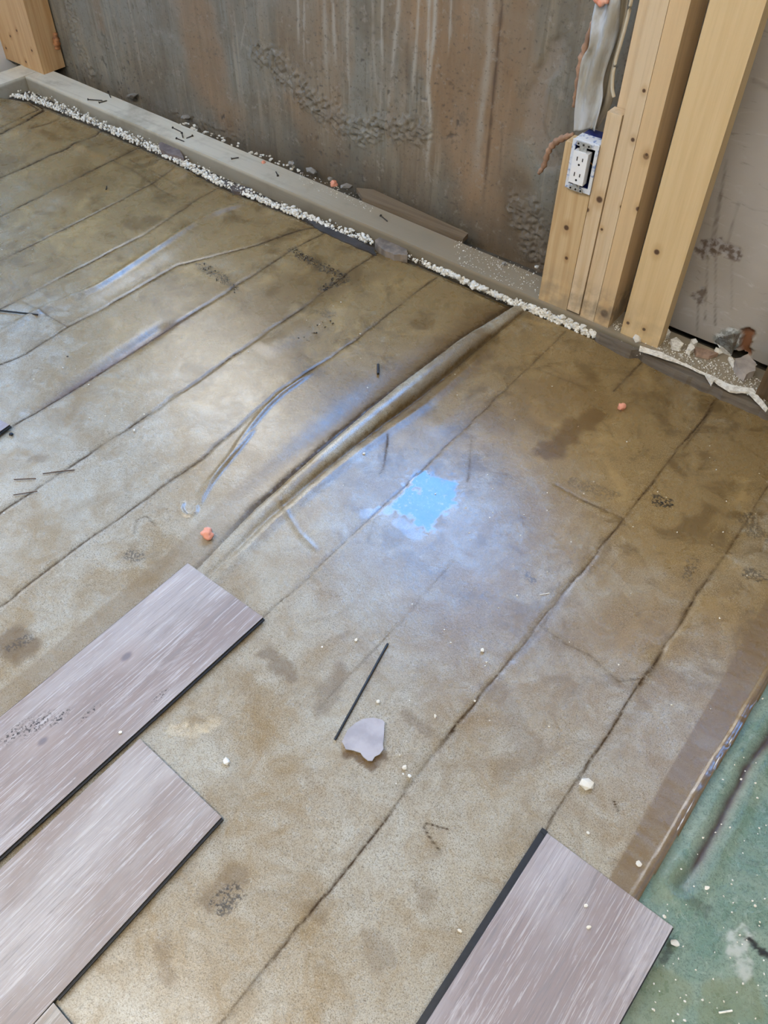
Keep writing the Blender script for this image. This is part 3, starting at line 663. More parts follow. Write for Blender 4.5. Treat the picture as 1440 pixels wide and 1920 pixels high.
hole = pb([(1400, 625), (1395, 650), (1395, 660)], .016, 1.0, 4)
scr = np.zeros_like(X)
for (x0, y0, x1_, y1_, w) in [(1310, 560, 1306, 640, .0014), (1327, 480, 1322, 600, .0012), (1342, 480, 1341, 610, .0012), (1372, 480, 1372, 580, .0012), (1362, 300, 1335, 480, .0015), (1357, 330, 1330, 470, .0012), (1385, 380, 1360, 470, .0012), (1412, 150, 1440, 165, .003)]:
    dd, _, _ = sdist(X, Zv, puv([(x0, y0), (x1_, y1_)])); scr = np.maximum(scr, gauss(dd, max(w * 1.3, .0024)) * vnoise(X, Zv, 40, 430))
ybd = yP + .002 * (fnoise(X, Zv, 6, 420) - .5) + .004 * (tear > .5) * fnoise(X, Zv, 60, 421) + .016 * hole
me, used = grid_mesh('board_face', X, ybd, np.maximum(Zv, zb), Zv > zb - .004)
attr(me, used, 'A', [tear, foil, hole, scr])
t = Nt('grey_board'); A = t.attr('A')
g = t.noise(45, 5, .7, (.25, 1, 1), 1.2); b2 = t.noise(4, 4)
c = t.mix(t.ramp(b2, .35, .65), (0.47, 0.43, 0.37), (0.40, 0.36, 0.30))
c = t.mix(t.ramp(g, .56, .72, 0, .75), c, (0.52, 0.50, 0.46)); c = t.mix(t.ramp(g, .42, .3, 0, .5), c, (0.22, 0.18, 0.14))
c = t.mix(A[0], c, t.mix(t.ramp(t.noise(70), .4, .6), (0.40, 0.37, 0.34), (0.16, 0.12, 0.09)))
c = t.mix(A[1], c, t.mix(t.ramp(t.noise(110), .45, .6), (0.30, 0.31, 0.28), (0.65, 0.68, 0.66)))
c = t.mix(A[2], c, (0.26, 0.115, 0.055)); c = t.mix(t.math('MULTIPLY', A[3], .7), c, (0.10, 0.075, 0.05))
t.set(Base_Color=c, Roughness=.45, Normal=t.bump(g, .3, .003))
root = empty('wall_board', (0, 0, 0)); tag(root, 'torn silvery grey wall board with scratches and a brown hole, behind the right stud', 'wall board')
bo = link('board_face', me, t.m, root)
bm = bmesh.new(); prism(bm, [(bl[0] - .12, yP + .022, 0.06), (0.6, yP + .022, 0.045), (0.6, yP + .022, 1.3), (bl[0] - .12, yP + .022, 1.3)], np.array([0, .01, 0])); obj('board_core', bm, plain('board_core', (.16, .10, .06), .9), root)
# curled foil flap
bm = bmesh.new()
fl = [W(*q, yP - .006) for q in [(1340, 640), (1352, 628), (1384, 617), (1388, 625), (1376, 660), (1372, 668), (1352, 655)]]
fl = [(p[0], p[1] - .012 * (i % 3), p[2]) for i, p in enumerate(fl)]
prism(bm, fl, np.array([0, .002, 0]))
foilm = Nt('crinkled_foil'); fn = foilm.noise(60, 4, .6); foilm.set(Base_Color=foilm.mix(foilm.ramp(fn, .4, .6), (.50, .52, .50), (.24, .22, .18)), Metallic=.35, Roughness=.35, Normal=foilm.bump(fn, .8, .006))
tag(obj('foil_flap', bm, foilm.m, root), label='crinkled silver flap')

# ------------------------------------------------------------------ electrical outlet
navy = plain('blue_box', (.012, .022, .14), .35, .1, 40, 0)
smear = Nt('box_rim_smeared'); sn = smear.noise(95, 4, .6)
smear.set(Base_Color=smear.mix(smear.ramp(sn, .52, .66), (.62, .64, .66), (.16, .23, .42)), Roughness=.6, Normal=smear.bump(sn, .4, .002))
ow = plain('outlet_white', (.78, .78, .76), .3, .02, 20, 0); metal = plain('strap_metal', (.55, .55, .52), .35, .15, 120, .2, .6); black = plain('slot_dark', (.01, .01, .01), .5, 0, 10, 0)
bx0 = xn + .001; bx1 = x1 - .001; bz0 = znotch + .001; bz1 = W(1090, 262, yS)[2]
bw, bh = bx1 - bx0, bz1 - bz0
yo = yS - .006
root = empty('electrical_outlet', (bx0, yo, bz0)); tag(root, 'white duplex electrical outlet in a blue box on the pine stud', 'electrical outlet')
bm = bmesh.new(); th = .0035; dp = .065
box(bm, 0, th, 0, dp, 0, bh); box(bm, bw - th, bw, 0, dp, 0, bh); box(bm, th, bw - th, 0, dp, 0, th); box(bm, th, bw - th, 0, dp, bh - th, bh); box(bm, th, bw - th, dp - th, dp, th, bh - th)
obj('box', bm, navy, root)
bm = bmesh.new()
box(bm, -.003, .004, -.003, .0, -.002, bh + .002); box(bm, bw - .006, bw + .001, -.003, .0, -.002, bh + .002); box(bm, .004, bw - .006, -.003, .0, -.002, .008); box(bm, .004, bw - .006, -.003, .0, bh - .008, bh + .002); box(bm, 0, bw, 0, .03, bh + .0002, bh + .003)
obj('box_rim', bm, smear.m, root, bevel=.0008)
cx = bw * .44; cz = bh * .50; rw, rh = .0335, .067
rec = None
bm = bmesh.new(); box(bm, cx - rw / 2, cx + rw / 2, -.013, .004, cz - rh / 2, cz + rh / 2)
rec = obj('receptacle', bm, ow, root, bevel=.0018)
bm = bmesh.new(); box(bm, cx - rw / 2 + .003, cx + rw / 2 - .003, .004, .028, cz - rh / 2 + .003, cz + rh / 2 - .003)
obj('receptacle_body', bm, plain('body_black', (.02, .02, .02), .5, 0, 10, 0), root)
for sgn in (1, -1):
    zc = cz + sgn * .0165
    for dx, hh in ((-.0063, .0085), (.0063, .007)):
        bm = bmesh.new(); box(bm, cx + dx - .0011, cx + dx + .0011, -.0133, -.0125, zc + .003 - hh / 2, zc + .003 + hh / 2); obj('slot', bm, black, rec)
    bm = bmesh.new(); tube(bm, [(cx, -.0133, zc - .0085), (cx, -.0125, zc - .0085)], .0024, 12); obj('ground_hole', bm, black, rec)
    # strap ear
    ze = cz + sgn * (rh / 2)
    bm = bmesh.new(); box(bm, cx - .008, cx + .008, -.0075, -.006, min(ze, ze + sgn * .010), max(ze, ze + sgn * .010))
    box(bm, cx - .0165, cx + .0165, -.0075, -.006, min(ze + sgn * .010, ze + sgn * .018), max(ze + sgn * .010, ze + sgn * .018))
    st = obj('mounting_strap', bm, metal, root, bevel=.0012)
    for dx in (-.012, 0, .012):
        bm = bmesh.new(); tube(bm, [(cx + dx, -.0083, ze + sgn * .014), (cx + dx, -.0072, ze + sgn * .014)], .0021, 10); obj('screw_hole', bm, black, st)
    bm = bmesh.new(); tube(bm, [(cx, -.0095, ze + sgn * .006), (cx, -.0072, ze + sgn * .006)], .0028, 10); obj('screw', bm, metal, st)
copper = plain('copper', (.45, .2, .06), .4, .1, 60, 0, .6)
bm = bmesh.new(); tube(bm, spline([(cx + rw / 2 - .002, .008, cz + .01), (cx + rw / 2 + .006, .012, cz), (cx + rw / 2 + .004, .02, cz - .02), (cx + .01, .04, cz - .03)]), .0011, 6)
obj('wire', bm, copper, root)

# ------------------------------------------------------------------ crumpled poly wrap, foam bead, cable above the outlet
polym = Nt('cloudy_poly'); pn = polym.noise(18, 4, .6, (1, 1, .4)); polym.set(Base_Color=polym.mix(polym.ramp(pn, .4, .6), (.48, .49, .48), (.34, .31, .25)), Roughness=.22, IOR=1.5, Normal=polym.bump(pn, .6, .01))
def ribbon(name, left, right, mat, yl, yr, wav=.012, parent=None, n=6, seed=0):
    L = spline([W(x, y, yl) for x, y in left], 8); Rr = spline([W(x, y, yr) for x, y in right], 8); k = min(len(L), len(Rr))
    bm = bmesh.new(); rows = []
    for i in range(k):
        a = L[int(i * (len(L) - 1) / (k - 1))]; b = Rr[int(i * (len(Rr) - 1) / (k - 1))]; row = []
        for j in range(n * 2 + 1):
            s = j / (n * 2); p = a * (1 - s) + b * s
            e = mnoise.noise(Vector((p[0] * 25 + seed, p[2] * 11, seed))) * wav * 1.6 + math.sin(s * 9 + i * .12 + seed) * wav * .5
            row.append(bm.verts.new((p[0], p[1] + e, p[2])))
        rows.append(row)
    for a, b in zip(rows, rows[1:]):
        for j in range(len(a) - 1): bm.faces.new([a[j], a[j + 1], b[j + 1], b[j]])
    o = obj(name, bm, mat, parent, smooth=True)
    sm = o.modifiers.new('s', 'SOLIDIFY'); sm.thickness = .0012
    return o
root = ribbon('plastic_wrap', [(1128, -120), (1112, 20), (1110, 80), (1092, 115), (1080, 200), (1075, 246)], [(1175, -120), (1160, 30), (1150, 80), (1130, 150), (1128, 190), (1118, 244)], polym.m, yS + .045, yS + .04, .012, seed=3)
tag(root, 'crumpled cloudy plastic wrap hanging above the outlet', 'plastic wrap')
o = ribbon('pipe_insulation', [(1175, -120), (1160, 30), (1140, 100), (1122, 170), (1100, 235)], [(1200, -120), (1180, 20), (1158, 120), (1148, 190), (1120, 242)], plain('dull_tan_film', (.34, .28, .19), .4, .15, 15, .4), yS + .06, yS + .055, .010, seed=8)
tag(o, 'tan clouded film strip hanging between the plastic wrap and the studs', 'plastic film')
bm = bmesh.new(); tube(bm, spline([W(x, y, yS + .02) for x, y in [(1205, -120), (1184, 0), (1170, 60), (1153, 120), (1148, 160), (1151, 182)]]), .0035, 8)
tag(obj('electrical_cable', bm, plain('cream_cable', (.55, .47, .33), .45, .05, 30, 0), smooth=True), 'cream electrical cable running down beside the tall pine studs', 'cable')
foamm = plain('tan_foam', (.42, .24, .14), .7, .2, 40, .4)
def foam_bead(name, px, y, rads, mat, label, cat='foam'):
    pts = spline([W(x, yy, y) for x, yy in px], 6); bm = bmesh.new()
    n = len(pts); rr = [np.interp(i / (n - 1), np.linspace(0, 1, len(rads)), rads) * (1 + .25 * math.sin(i * 1.9)) for i in range(n)]
    tube(bm, pts, rr, 10); o = obj(name, bm, mat, smooth=True); tag(o, label, cat); return o
foam_bead('foam_bead', [(1112, 40), (1100, 80), (1092, 115), (1083, 160), (1076, 200)], yS + .06, [.004, .006, .010, .006, .004], foamm, 'thin tan foam bead down the left edge of the hanging plastic wrap')
foam_bead('foam_bead', [(1076, 252), (1058, 258), (1040, 268), (1028, 285), (1020, 310), (1010, 325)], yS + .05, [.004, .007, .007, .006, .006, .004], foamm, 'pinkish tan foam strand curling off the stud top left of the outlet')
orange = Nt('orange_foam'); on = orange.noise(50, 4); orange.set(Base_Color=orange.mix(orange.ramp(on, .4, .62), (.85, .30, .17), (.80, .42, .30)), Roughness=.5, Normal=orange.bump(on, .5, .004), Subsurface_Weight=.0)
foam_bead('foam_bead', [(1118, -20), (1124, 2), (1140, -2)], yS + .04, [.006, .009, .006], orange.m, 'reddish orange foam lump at the top edge above the plastic wrap')
rust_foam = plain('rust_foam', (.42, .17, .06), .7, .3, 60, .6)
foam_bead('foam_bead', [(103, 62), (106, 78), (108, 92)], yq + .06, [.006, .012, .008], rust_foam, 'orange brown foam lump on the edge of the far left stud')

# ------------------------------------------------------------------ laminate planks
def plank_mat(name, seed, tint, ang):
    t = Nt(name)
    st = (.045, 1, 1)                       # object x is the length
    a = t.noise(75, 6, .7, st, 1.0, (seed, seed, 0)); b = t.noise(300, 4, .8, (.028, 1, 1), .9, (seed, 0, 0)); w = t.noise(3.2, 5, .6, (.6, 1.6, 1), .3, (seed * 2, 0, 0))
    v = t.noise(14, 5, .7, (.12, 1, 1), 2.5, (seed, 3, 0))
    c = t.mix(t.ramp(w, .42, .58), tint, tuple(x * y for x, y in zip(tint, (.72, .64, .60))))
    c = t.mix(t.ramp(a, .50, .66, 0, .55), c, tuple(x * .62 for x in tint))
    c = t.mix(t.ramp(v, .56, .62, 0, .35), c, tuple(min(1, x * 1.25) for x in tint))
    c = t.mix(t.ramp(b, .54, .62, 0, .52), c, (.52, .49, .48)); c = t.mix(t.ramp(b, .45, .33, 0, .65), c, tuple(x * .5 for x in tint))
    return t, c, a, b
def plank(px, label, tint, seed, knots=(), specks=None, tongue=None, thick=.0085, z=0.006):
    pts = [P(x, y, z + thick) for x, y in px]
    o0 = pts[0]; dv = pts[1] - pts[0]; ang = math.atan2(dv[1], dv[0])
    root = empty('laminate_plank', (o0[0], o0[1], z), ang); tag(root, label, 'laminate plank', 'grey laminate planks on the floor')
    ca, sa = math.cos(-ang), math.sin(-ang)
    loc = [((p[0] - o0[0]) * ca - (p[1] - o0[1]) * sa, (p[0] - o0[0]) * sa + (p[1] - o0[1]) * ca) for p in pts]
    t, c, a, b = plank_mat('laminate_top', seed, tint, ang)
    for (kx, ky, rr) in knots:
        p = P(kx, ky, z + thick); lx = (p[0] - o0[0]) * ca - (p[1] - o0[1]) * sa; ly = (p[0] - o0[0]) * sa + (p[1] - o0[1]) * ca
        h, _ = t.ball((lx, ly, thick), rr * 3, .6, (.5, 1, 1)); k, _ = t.ball((lx, ly, thick), rr, .5, (.6, 1, 1))
        c = t.mix(t.math('MULTIPLY', h, .5), c, (.30, .24, .21)); c = t.mix(t.math('MULTIPLY', k, .8), c, (.13, .11, .12))
    if specks:
        for (kx, ky, rr, sx_, am) in specks:
            p = P(kx, ky, z + thick); lx = (p[0] - o0[0]) * ca - (p[1] - o0[1]) * sa; ly = (p[0] - o0[0]) * sa + (p[1] - o0[1]) * ca
            h, _ = t.ball((lx, ly, thick), rr, .6, (sx_, 1, 1))
            c = t.mix(t.math('MULTIPLY', h, t.ramp(t.noise(230, 3, .6), .54 - .08 * am, .60)), c, (.03, .025, .025))
    t.set(Base_Color=c, Roughness=.5, Normal=t.bump(t.math('ADD', a, b), .3, .0012))
    bm = bmesh.new(); prism(bm, [(x, y, thick - .0012) for x, y in loc], np.array([0, 0, .0012])); obj('wear_layer', bm, t.m, root, bevel=.0004, seg=1)
    cxm = sum(p[0] for p in loc) / len(loc); cym = sum(p[1] for p in loc) / len(loc)
    core = plain('plank_core', (.012, .012, .013), .6, .2, 80, .2)
    bm = bmesh.new(); prism(bm, [(x, y, 0) for x, y in loc], np.array([0, 0, thick - .0013])); obj('core', bm, core, root)
    if tongue:
        for (i, j, wd) in tongue:
            a_ = np.array(loc[i]); b_ = np.array(loc[j]); e = (b_ - a_) / np.hypot(*(b_ - a_)); nn = np.array([e[1], -e[0]])
            if nn @ (np.array([cxm, cym]) - a_) > 0: nn = -nn
            a2 = a_ - e * 0.004 if wd > .008 else a_
            bm = bmesh.new(); prism(bm, [(*a2, .0015), (*b_, .0015), (*(b_ + nn * wd), .0015), (*(a2 + nn * wd), .0015)], np.array([0, 0, thick * .42])); obj('locking_tongue', bm, core, root)
    return root
plank([(352, 1056), (-420, 1690), (-330, 1905), (493, 1157)], 'grey oak laminate plank, upper of the two long ones at left, with dark knot', (.325, .288, .268), 1, [(237, 1231, .006), (80, 1390, .005)],
      [(70, 1358, .010, .4, .6), (30, 1372, .009, .35, .5), (112, 1345, .007, .4, .6), (300, 1305, .004, .25, .3), (170, 1335, .004, .2, .3)], [(0, 1, .003), (3, 2, .0035)])
plank([(262, 1385), (0, 1630), (-300, 1900), (-150, 2160), (105, 1871), (415, 1532)], 'grey oak laminate plank with ragged cut end, lower one at left', (.34, .305, .28), 2.3, [], None, [(5, 4, .0035)])
plank([(100, 1880), (-80, 2080), (60, 2200), (190, 1990)], 'corner of a pale laminate plank at the bottom left edge', (.36, .335, .29), 4.1, z=.0062)
plank([(1026, 1562), (690, 2090), (960, 2280), (1262, 1738)], 'grey oak laminate plank with black tongue along its left side, at lower right', (.335, .305, .305), 5.7, [], None, [(0, 1, .010), (3, 2, .002)])
plank([(18, 796), (-60, 850), (-90, 830), (-20, 778)], 'tip of a laminate plank poking in at the left edge', (.32, .30, .32), 7.7, [], None, [(0, 1, .003)], z=.004)
bm = bmesh.new(); q0 = P(1015, 1556, .014); box(bm, 0, .010, 0, .0045, 0, .006); o = obj('plastic_clip', bm, black); o.location = (q0[0] - .001, q0[1] - .001, .006); o.rotation_euler = (0, 0, -.2)
tag(o, 'small black clip end at the upper corner of the lower right plank', 'clip')

# ------------------------------------------------------------------ debris
def chunk_mesh(name, seed, flat=.6, jag=.35, sub=1):
    bm = bmesh.new(); bmesh.ops.create_icosphere(bm, subdivisions=sub, radius=1)
    rr = random.Random(seed)
    for v in bm.verts:
        v.co *= 1 + rr.uniform(-jag, jag); v.co.z *= flat
    me = bpy.data.meshes.new(name); bm.to_mesh(me); bm.free(); return me
plaster = Nt('white_plaster'); pn = plaster.noise(120, 4); plaster.set(Base_Color=plaster.mix(plaster.ramp(pn, .42, .62), (.80, .77, .68), (.58, .54, .45)), Roughness=.85, Normal=plaster.bump(pn, .4, .002))
greyp = plain('grey_plaster', (.34, .32, .28), .85, .2, 60, .5)
cm = [chunk_mesh('plaster_chunk', i, .65, .34) for i in range(7)]
for m_ in cm: m_.materials.append(plaster.m)
cg = [chunk_mesh('mortar_chunk', i + 20, .55, .32) for i in range(5)]
for m_ in cg: m_.materials.append(greyp)
def place(name, me, loc, s, label, cat, group=None, rot=None):
    o = bpy.data.objects.new(name, me); C.objects.link(o); o.location = loc
    o.scale = s if isinstance(s, tuple) else (s, s * rnd.uniform(.7, 1), s * rnd.uniform(.7, 1))
    o.rotation_euler = rot or (rnd.uniform(-.3, .3), rnd.uniform(-.3, .3), rnd.uniform(0, 6.3))
    tag(o, label, cat, group); return o
def gap(p): return max(.006, plate_y(p[0]) - p[1] - .004)
def edge_pt(px):                            # a spot in the gap between the sheets and the plate, above pixel column px
    y = np.interp(px, [q[0] for q in edge_px], [q[1] for q in edge_px]); return P(px, y)
# larger pieces in the gap, one by one
for i in range(34):
    px = rnd.uniform(1125, 1245); p = edge_pt(px); z_ = rnd.uniform(.006, .018)
    place('plaster_chunk', cm[i % 7], (p[0], p[1] + rnd.uniform(.0, .012), z_), rnd.uniform(.005, .011), 'bright plaster chunk heaped in the gap just below the three narrow pine studs', 'plaster chunk', 'plaster heap below the studs')
n = 0
for i in range(150):
    px = rnd.choice([rnd.uniform(150, 470), rnd.uniform(480, 700), rnd.uniform(820, 960), rnd.uniform(975, 1250), rnd.uniform(975, 1250), rnd.uniform(975, 1430)])
    p = edge_pt(px); r_ = rnd.uniform(.0035, .0075) * (1.25 if 1050 < px < 1250 else 1)
    off = rnd.uniform(.004, .030) if px > 950 else rnd.uniform(.004, .022)
    off = min(off, gap(p) * rnd.uniform(.3, .9))
    place('plaster_chunk', rnd.choice(cm), (p[0], p[1] + off, .004 + off / gap(p) * (.018 if px > 960 else .008) + rnd.uniform(0, .003)), r_ * 1.15, 'small white plaster chunk among the crumbs in the gap by the bottom plate', 'plaster chunk', 'plaster chunks in the gap along the floor edge')
for i in range(46):                         # behind the plate against the wall
    px = rnd.uniform(335, 560); py = 229 + (px - 350) * .40 + rnd.uniform(-4, 6)
    p = P(px, py, .03); place('plaster_chunk', rnd.choice(cm), (p[0], min(p[1], WALL_Y - .012), .040 if p[1] < plate_y(p[0]) + .089 else .022), rnd.uniform(.003, .007), 'white plaster chunk lying behind the bottom plate against the concrete wall', 'plaster chunk', 'plaster chunks behind the bottom plate')
def crumbs(name, spots, rmin, rmax, mat, label, cat, seed):
    rr = random.Random(seed); bm = bmesh.new()
    for (x, y, z) in spots:
        s = rr.uniform(rmin, rmax); nb = bmesh.ops.create_icosphere(bm, subdivisions=1, radius=s)['verts'] if s > .0035 else None
        if nb is None:
            nb = [bm.verts.new(Vector((rr.uniform(-1, 1), rr.uniform(-1, 1), rr.uniform(-.6, .8))).normalized() * s) for _ in range(6)]
            bmesh.ops.convex_hull(bm, input=nb)
            nb = [v for v in nb if v.is_valid]
        for v in nb:
            v.co *= 1 + rr.uniform(-.25, .25); v.co += Vector((x, y, z))
    o = obj(name, bm, mat); tag(o, label, cat, None, 'stuff'); return o
spots = []
for i in range(5200):
    px = rnd.uniform(20, 1460)
    if 690 < px < 800 and rnd.random() < .8: continue
    if 620 < px < 700 and rnd.random() < .5: continue
    p = edge_pt(px); g_ = gap(p); w = .034 if px < 440 else (.018 if px < 960 else .030)
    if px > 1270: w = .010
    off = abs(rnd.gauss(0, .5)) * w
    if px > 1230: g_ = .007
    off = min(off, g_ * rnd.uniform(.3, 1)); lift = .016 if px > 960 and px < 1250 else .010
    spots.append((p[0], p[1] + off - .002, -.002 + off / g_ * lift + .006 * rnd.random()))
crumbs('plaster_crumbs', spots, .0012, .0046, plaster.m, 'line of white plaster crumbs filling the gap between the sheets and the bottom plate', 'plaster crumbs', 11)
spots = []
for i in range(900):
    px = rnd.uniform(1150, 1440); py = np.interp(px, [1150, 1440], [610, 745]) + rnd.uniform(-28, 12) * (1 if px > 1240 else .4)
    p = P(px, py, .040); spots.append((p[0], p[1], .039))
for i in range(260):
    px = rnd.uniform(850, 1010); py = 470 + (px - 850) * .40 + rnd.uniform(-22, 22); p = P(px, py, .039); spots.append((p[0], p[1], .0385))
for i in range(120):
    px = rnd.uniform(560, 700); py = 345 + (px - 600) * .40 + rnd.uniform(-10, 14); p = P(px, py, .039)
    spots.append((p[0], p[1], .0385))
crumbs('plaster_dust', spots, .0008, .0026, plaster.m, 'white plaster grit scattered over the top of the bottom plate', 'plaster grit', 12)

# broken weathered timber and plaster ledge at the right of the gap
old = wood('weathered_timber', (.16, .13, .095), (.065, .052, .038), [], 31, 0, .8, 'x')
def slab_poly(name, px, z0, th, mat, label, cat, parent=None, jag=0.0, bev=.0012):
    pts = [P(x, y, z0 + th) for x, y in px]; rr = random.Random(len(px) * 7 + int(px[0][0]))
    out = []
    for a, b in zip(pts, pts[1:] + pts[:1]):
        k = max(1, int(np.hypot(*(b - a)[:2]) / .012)) if jag else 1
        for i in range(k):
            q = a + (b - a) * i / k
            out.append((q[0] + rr.uniform(-jag, jag), q[1] + rr.uniform(-jag, jag), z0))
    c_ = np.mean([q for q in out], 0)
    bm = bmesh.new(); prism(bm, [tuple(np.array(q) - [c_[0], c_[1], z0]) for q in out], np.array([0, 0, th]))
    o = obj(name, bm, mat, parent, bevel=bev, seg=1); o.location = (c_[0], c_[1], z0); tag(o, label, cat); return o
slab_poly('broken_board', [(1205, 656), (1240, 664), (1300, 691), (1340, 709), (1440, 754), (1500, 780), (1500, 798), (1440, 770), (1330, 722), (1250, 684), (1215, 668)], -.004, .030, old, 'dark weathered board lying in the gap in front of the right bottom plate', 'board', jag=.003)
slab_poly('plaster_strip', [(1200, 648), (1240, 660), (1290, 684), (1330, 702), (1372, 722), (1412, 728), (1430, 752), (1440, 765), (1436, 770), (1405, 735), (1370, 733), (1338, 712), (1335, 722), (1322, 700), (1270, 678), (1200, 655)], .0385, .005, plaster.m, 'long thin white plaster strip snapped off along the right bottom plate', 'plaster strip', jag=.0015)
slab_poly('broken_board', [(1120, 622), (1140, 628), (1190, 651), (1205, 656), (1185, 657), (1150, 642)], -.004, .030, old, 'small dark splintered wood piece in the gap below the studs', 'board', jag=.003)
slab_poly('broken_board', [(560, 400), (620, 425), (700, 465), (705, 478), (640, 450), (600, 432)], -.010, .014, plain('dark_tar', (.055, .048, .042), .7, .2, 40, .5), 'dark broken strip in the gap below the pale plate, left of the mortar lump', 'board', jag=.002)
slab_poly('broken_board', [(410, 335), (440, 345), (470, 352), (475, 362), (440, 358)], -.008, .014, plain('dark_tar2', (.10, .08, .07), .7, .2, 40, .5), 'short dark wood scrap in the gap where a sheet fold meets the edge', 'board', jag=.002)
gry = plain('mortar', (.25, .205, .16), .8, .25, 35, .6)
slab_poly('mortar_slab', [(702, 450), (715, 440), (745, 452), (762, 458), (763, 478), (740, 478), (715, 466)], -.004, .022, gry, 'cracked grey brown mortar lump wedged in the gap before the plate', 'mortar', jag=.003)
slab_poly('mortar_slab', [(298, 268), (312, 264), (338, 280), (345, 296), (325, 290), (300, 280)], -.004, .020, plain('purple_mortar', (.20, .16, .145), .8, .2, 35, .5), 'purplish broken shard in the white crumbs near the left of the plate', 'mortar', jag=.002)
slab_poly('tile_shard', [(1380, 672), (1404, 664), (1418, 680), (1416, 694), (1398, 702), (1384, 690)], .041, .020, plain('pinkish_shard', (.42, .36, .30), .8, .15, 30, .4), 'large pinkish grey plaster shard by the brown hole at the right edge', 'plaster shard', jag=.002)
slab_poly('plaster_stick', [(1366, 669), (1372, 668), (1390, 698), (1384, 700)], .040, .008, plaster.m, 'narrow white plaster sliver beside the large pinkish shard', 'plaster shard')
slab_poly('plaster_slab', [(1258, 636), (1268, 632), (1282, 644), (1276, 653), (1262, 650)], .040, .009, plaster.m, 'flat white plaster piece lying on the plate right of the last stud', 'plaster shard', jag=.001)
slab_poly('plaster_slab', [(1290, 646), (1300, 642), (1302, 652), (1296, 658), (1288, 654)], .040, .012, plaster.m, 'blocky white plaster piece, next to the flat one on the right plate', 'plaster shard', jag=.001)
slab_poly('plaster_slab', [(1296, 636), (1304, 634), (1308, 641), (1300, 646)], .040, .014, plaster.m, 'small upright white plaster piece at the foot of the grey wall board', 'plaster shard', jag=.001)
slab_poly('plaster_slab', [(1243, 618), (1250, 611), (1257, 622), (1250, 628)], .040, .014, plaster.m, 'white plaster piece tucked behind the foot of the wide stud', 'plaster shard', jag=.001)
slab_poly('brick_rubble', [(1300, 650), (1330, 655), (1348, 662), (1330, 668), (1305, 662)], .039, .010, plain('tan_rubble', (.38, .25, .17), .85, .2, 50, .5), 'tan rubble scrap under the crinkled foil flap', 'rubble', jag=.002)
slab_poly('plaster_slab', [(1110, 605), (1122, 602), (1140, 614), (1130, 620), (1112, 614)], .004, .012, greyp, 'grey plaster slab leaning before the foot of the studs', 'plaster shard', jag=.001)
for (x, y, r_, la) in [(1345, 663, .010, 'rounded white plaster lump beside the crinkled foil flap'), (1195, 638, .011, 'white lumpy plaster clump in front of the wide stud'), (1411, 690, .008, 'bright white plaster crumb right of the large pinkish shard'), (1006, 504, .006, 'pinkish white pebble at the left foot of the notched stud'),
                       (1002, 571, .009, 'white wedge shaped plaster chunk in the gap right of the long fold'), (945, 497, .007, 'dark clod lying on the plate left of the notched stud')]:
    p = P(x, y, .04 if r_ != .009 else .004); place('plaster_lump', cm[int(x) % 7] if 'dark' not in la else cg[1], (p[0], p[1], (.046 if r_ != .009 else .006)), r_, la, 'plaster chunk')
for i in range(16):
    px = rnd.uniform(855, 945); py = 512 + (px - 855) * .46 + rnd.uniform(-5, 8); p = P(px, py); place('plaster_chunk', rnd.choice(cm), (p[0], min(p[1], plate_y(p[0]) - .015), .010 + rnd.uniform(0, .006)), rnd.uniform(.006, .011), 'white plaster chunk in the heap left of the long fold end', 'plaster chunk', 'plaster heap at the end of the long fold')
# stones along the wall base
for (x, y, r_, la) in [(585, 322, .020, 'round grey stone behind the plate near the orange foam bit'), (545, 308, .014, 'pale flat stone behind the plate, left of the round grey stone'), (650, 352, .022, 'brownish stone behind the plate, right of the orange foam bit'), (252, 180, .024, 'tan crusted lump stuck at the foot of the wall at left'), (350, 222, .018, 'grey stone at the start of the rubble behind the plate'), (620, 338, .012, 'small grey stone beside the orange foam bit')]:
    p = P(x, y, .03); place('stone', cg[int(x) % 5], (p[0], min(p[1], WALL_Y - .014), .034), (r_, r_ * .7, r_ * .6), la, 'stone')
sh = wood('shim_wood', (.19, .14, .085), (.13, .09, .05), [], 41, 0, .8, 'x')
slab_poly('wood_shim', [(668, 352), (700, 355), (878, 437), (868, 448), (790, 415), (680, 370)], .030, .014, sh, 'thin brown wood shim lying between the plate and the concrete wall', 'wood strip')
# nails on the plate
steel = plain('rusty_nail', (.045, .035, .028), .6, .3, 100, .2)
def nail(a, b, label, z=.0395, group=None):
    p, q = P(*a, z), P(*b, z); root = empty('nail', tuple(p)); tag(root, label, 'nail', group)
    v = q - p; bm = bmesh.new(); tube(bm, [(0, 0, .001), tuple(v * .92 + [0, 0, .001]), tuple(v + [0, 0, .001])], [.0016, .0016, .0003], 8); obj('shank', bm, steel, root)
    u = v / np.linalg.norm(v); bm = bmesh.new(); tube(bm, [tuple(-u * .0008 + [0, 0, .001]), tuple(u * .0008 + [0, 0, .001])], .0036, 10); obj('head', bm, steel, root)
NS = 'nails strewn on the bottom plate'
nail((165, 187), (193, 189), 'dark nail lying level on the plate, leftmost', group=NS); nail((186, 193), (201, 189), 'short dark nail just right of the leftmost nail', group=NS); nail((203, 173), (208, 184), 'dark nail pointing at the wall, by the tan lump', group=NS)
nail((324, 240), (340, 248), 'dark nail at the left of the nail cluster on the plate', group=NS); nail((331, 260), (346, 266), 'dark nail nearest the front edge in the nail cluster', group=NS); nail((361, 255), (349, 260), 'dark nail at the right of the nail cluster on the plate', group=NS); nail((341, 250), (343, 259), 'short upright looking nail amid the nail cluster', group=NS)
nail((434, 298), (448, 296), 'single nail on the plate right of the nail cluster', group=NS); nail((521, 330), (517, 322), 'small nail on the plate left of the orange foam bit', group=NS); nail((714, 405), (727, 416), 'bent looking nail on the plate before the wood shim', group=NS)

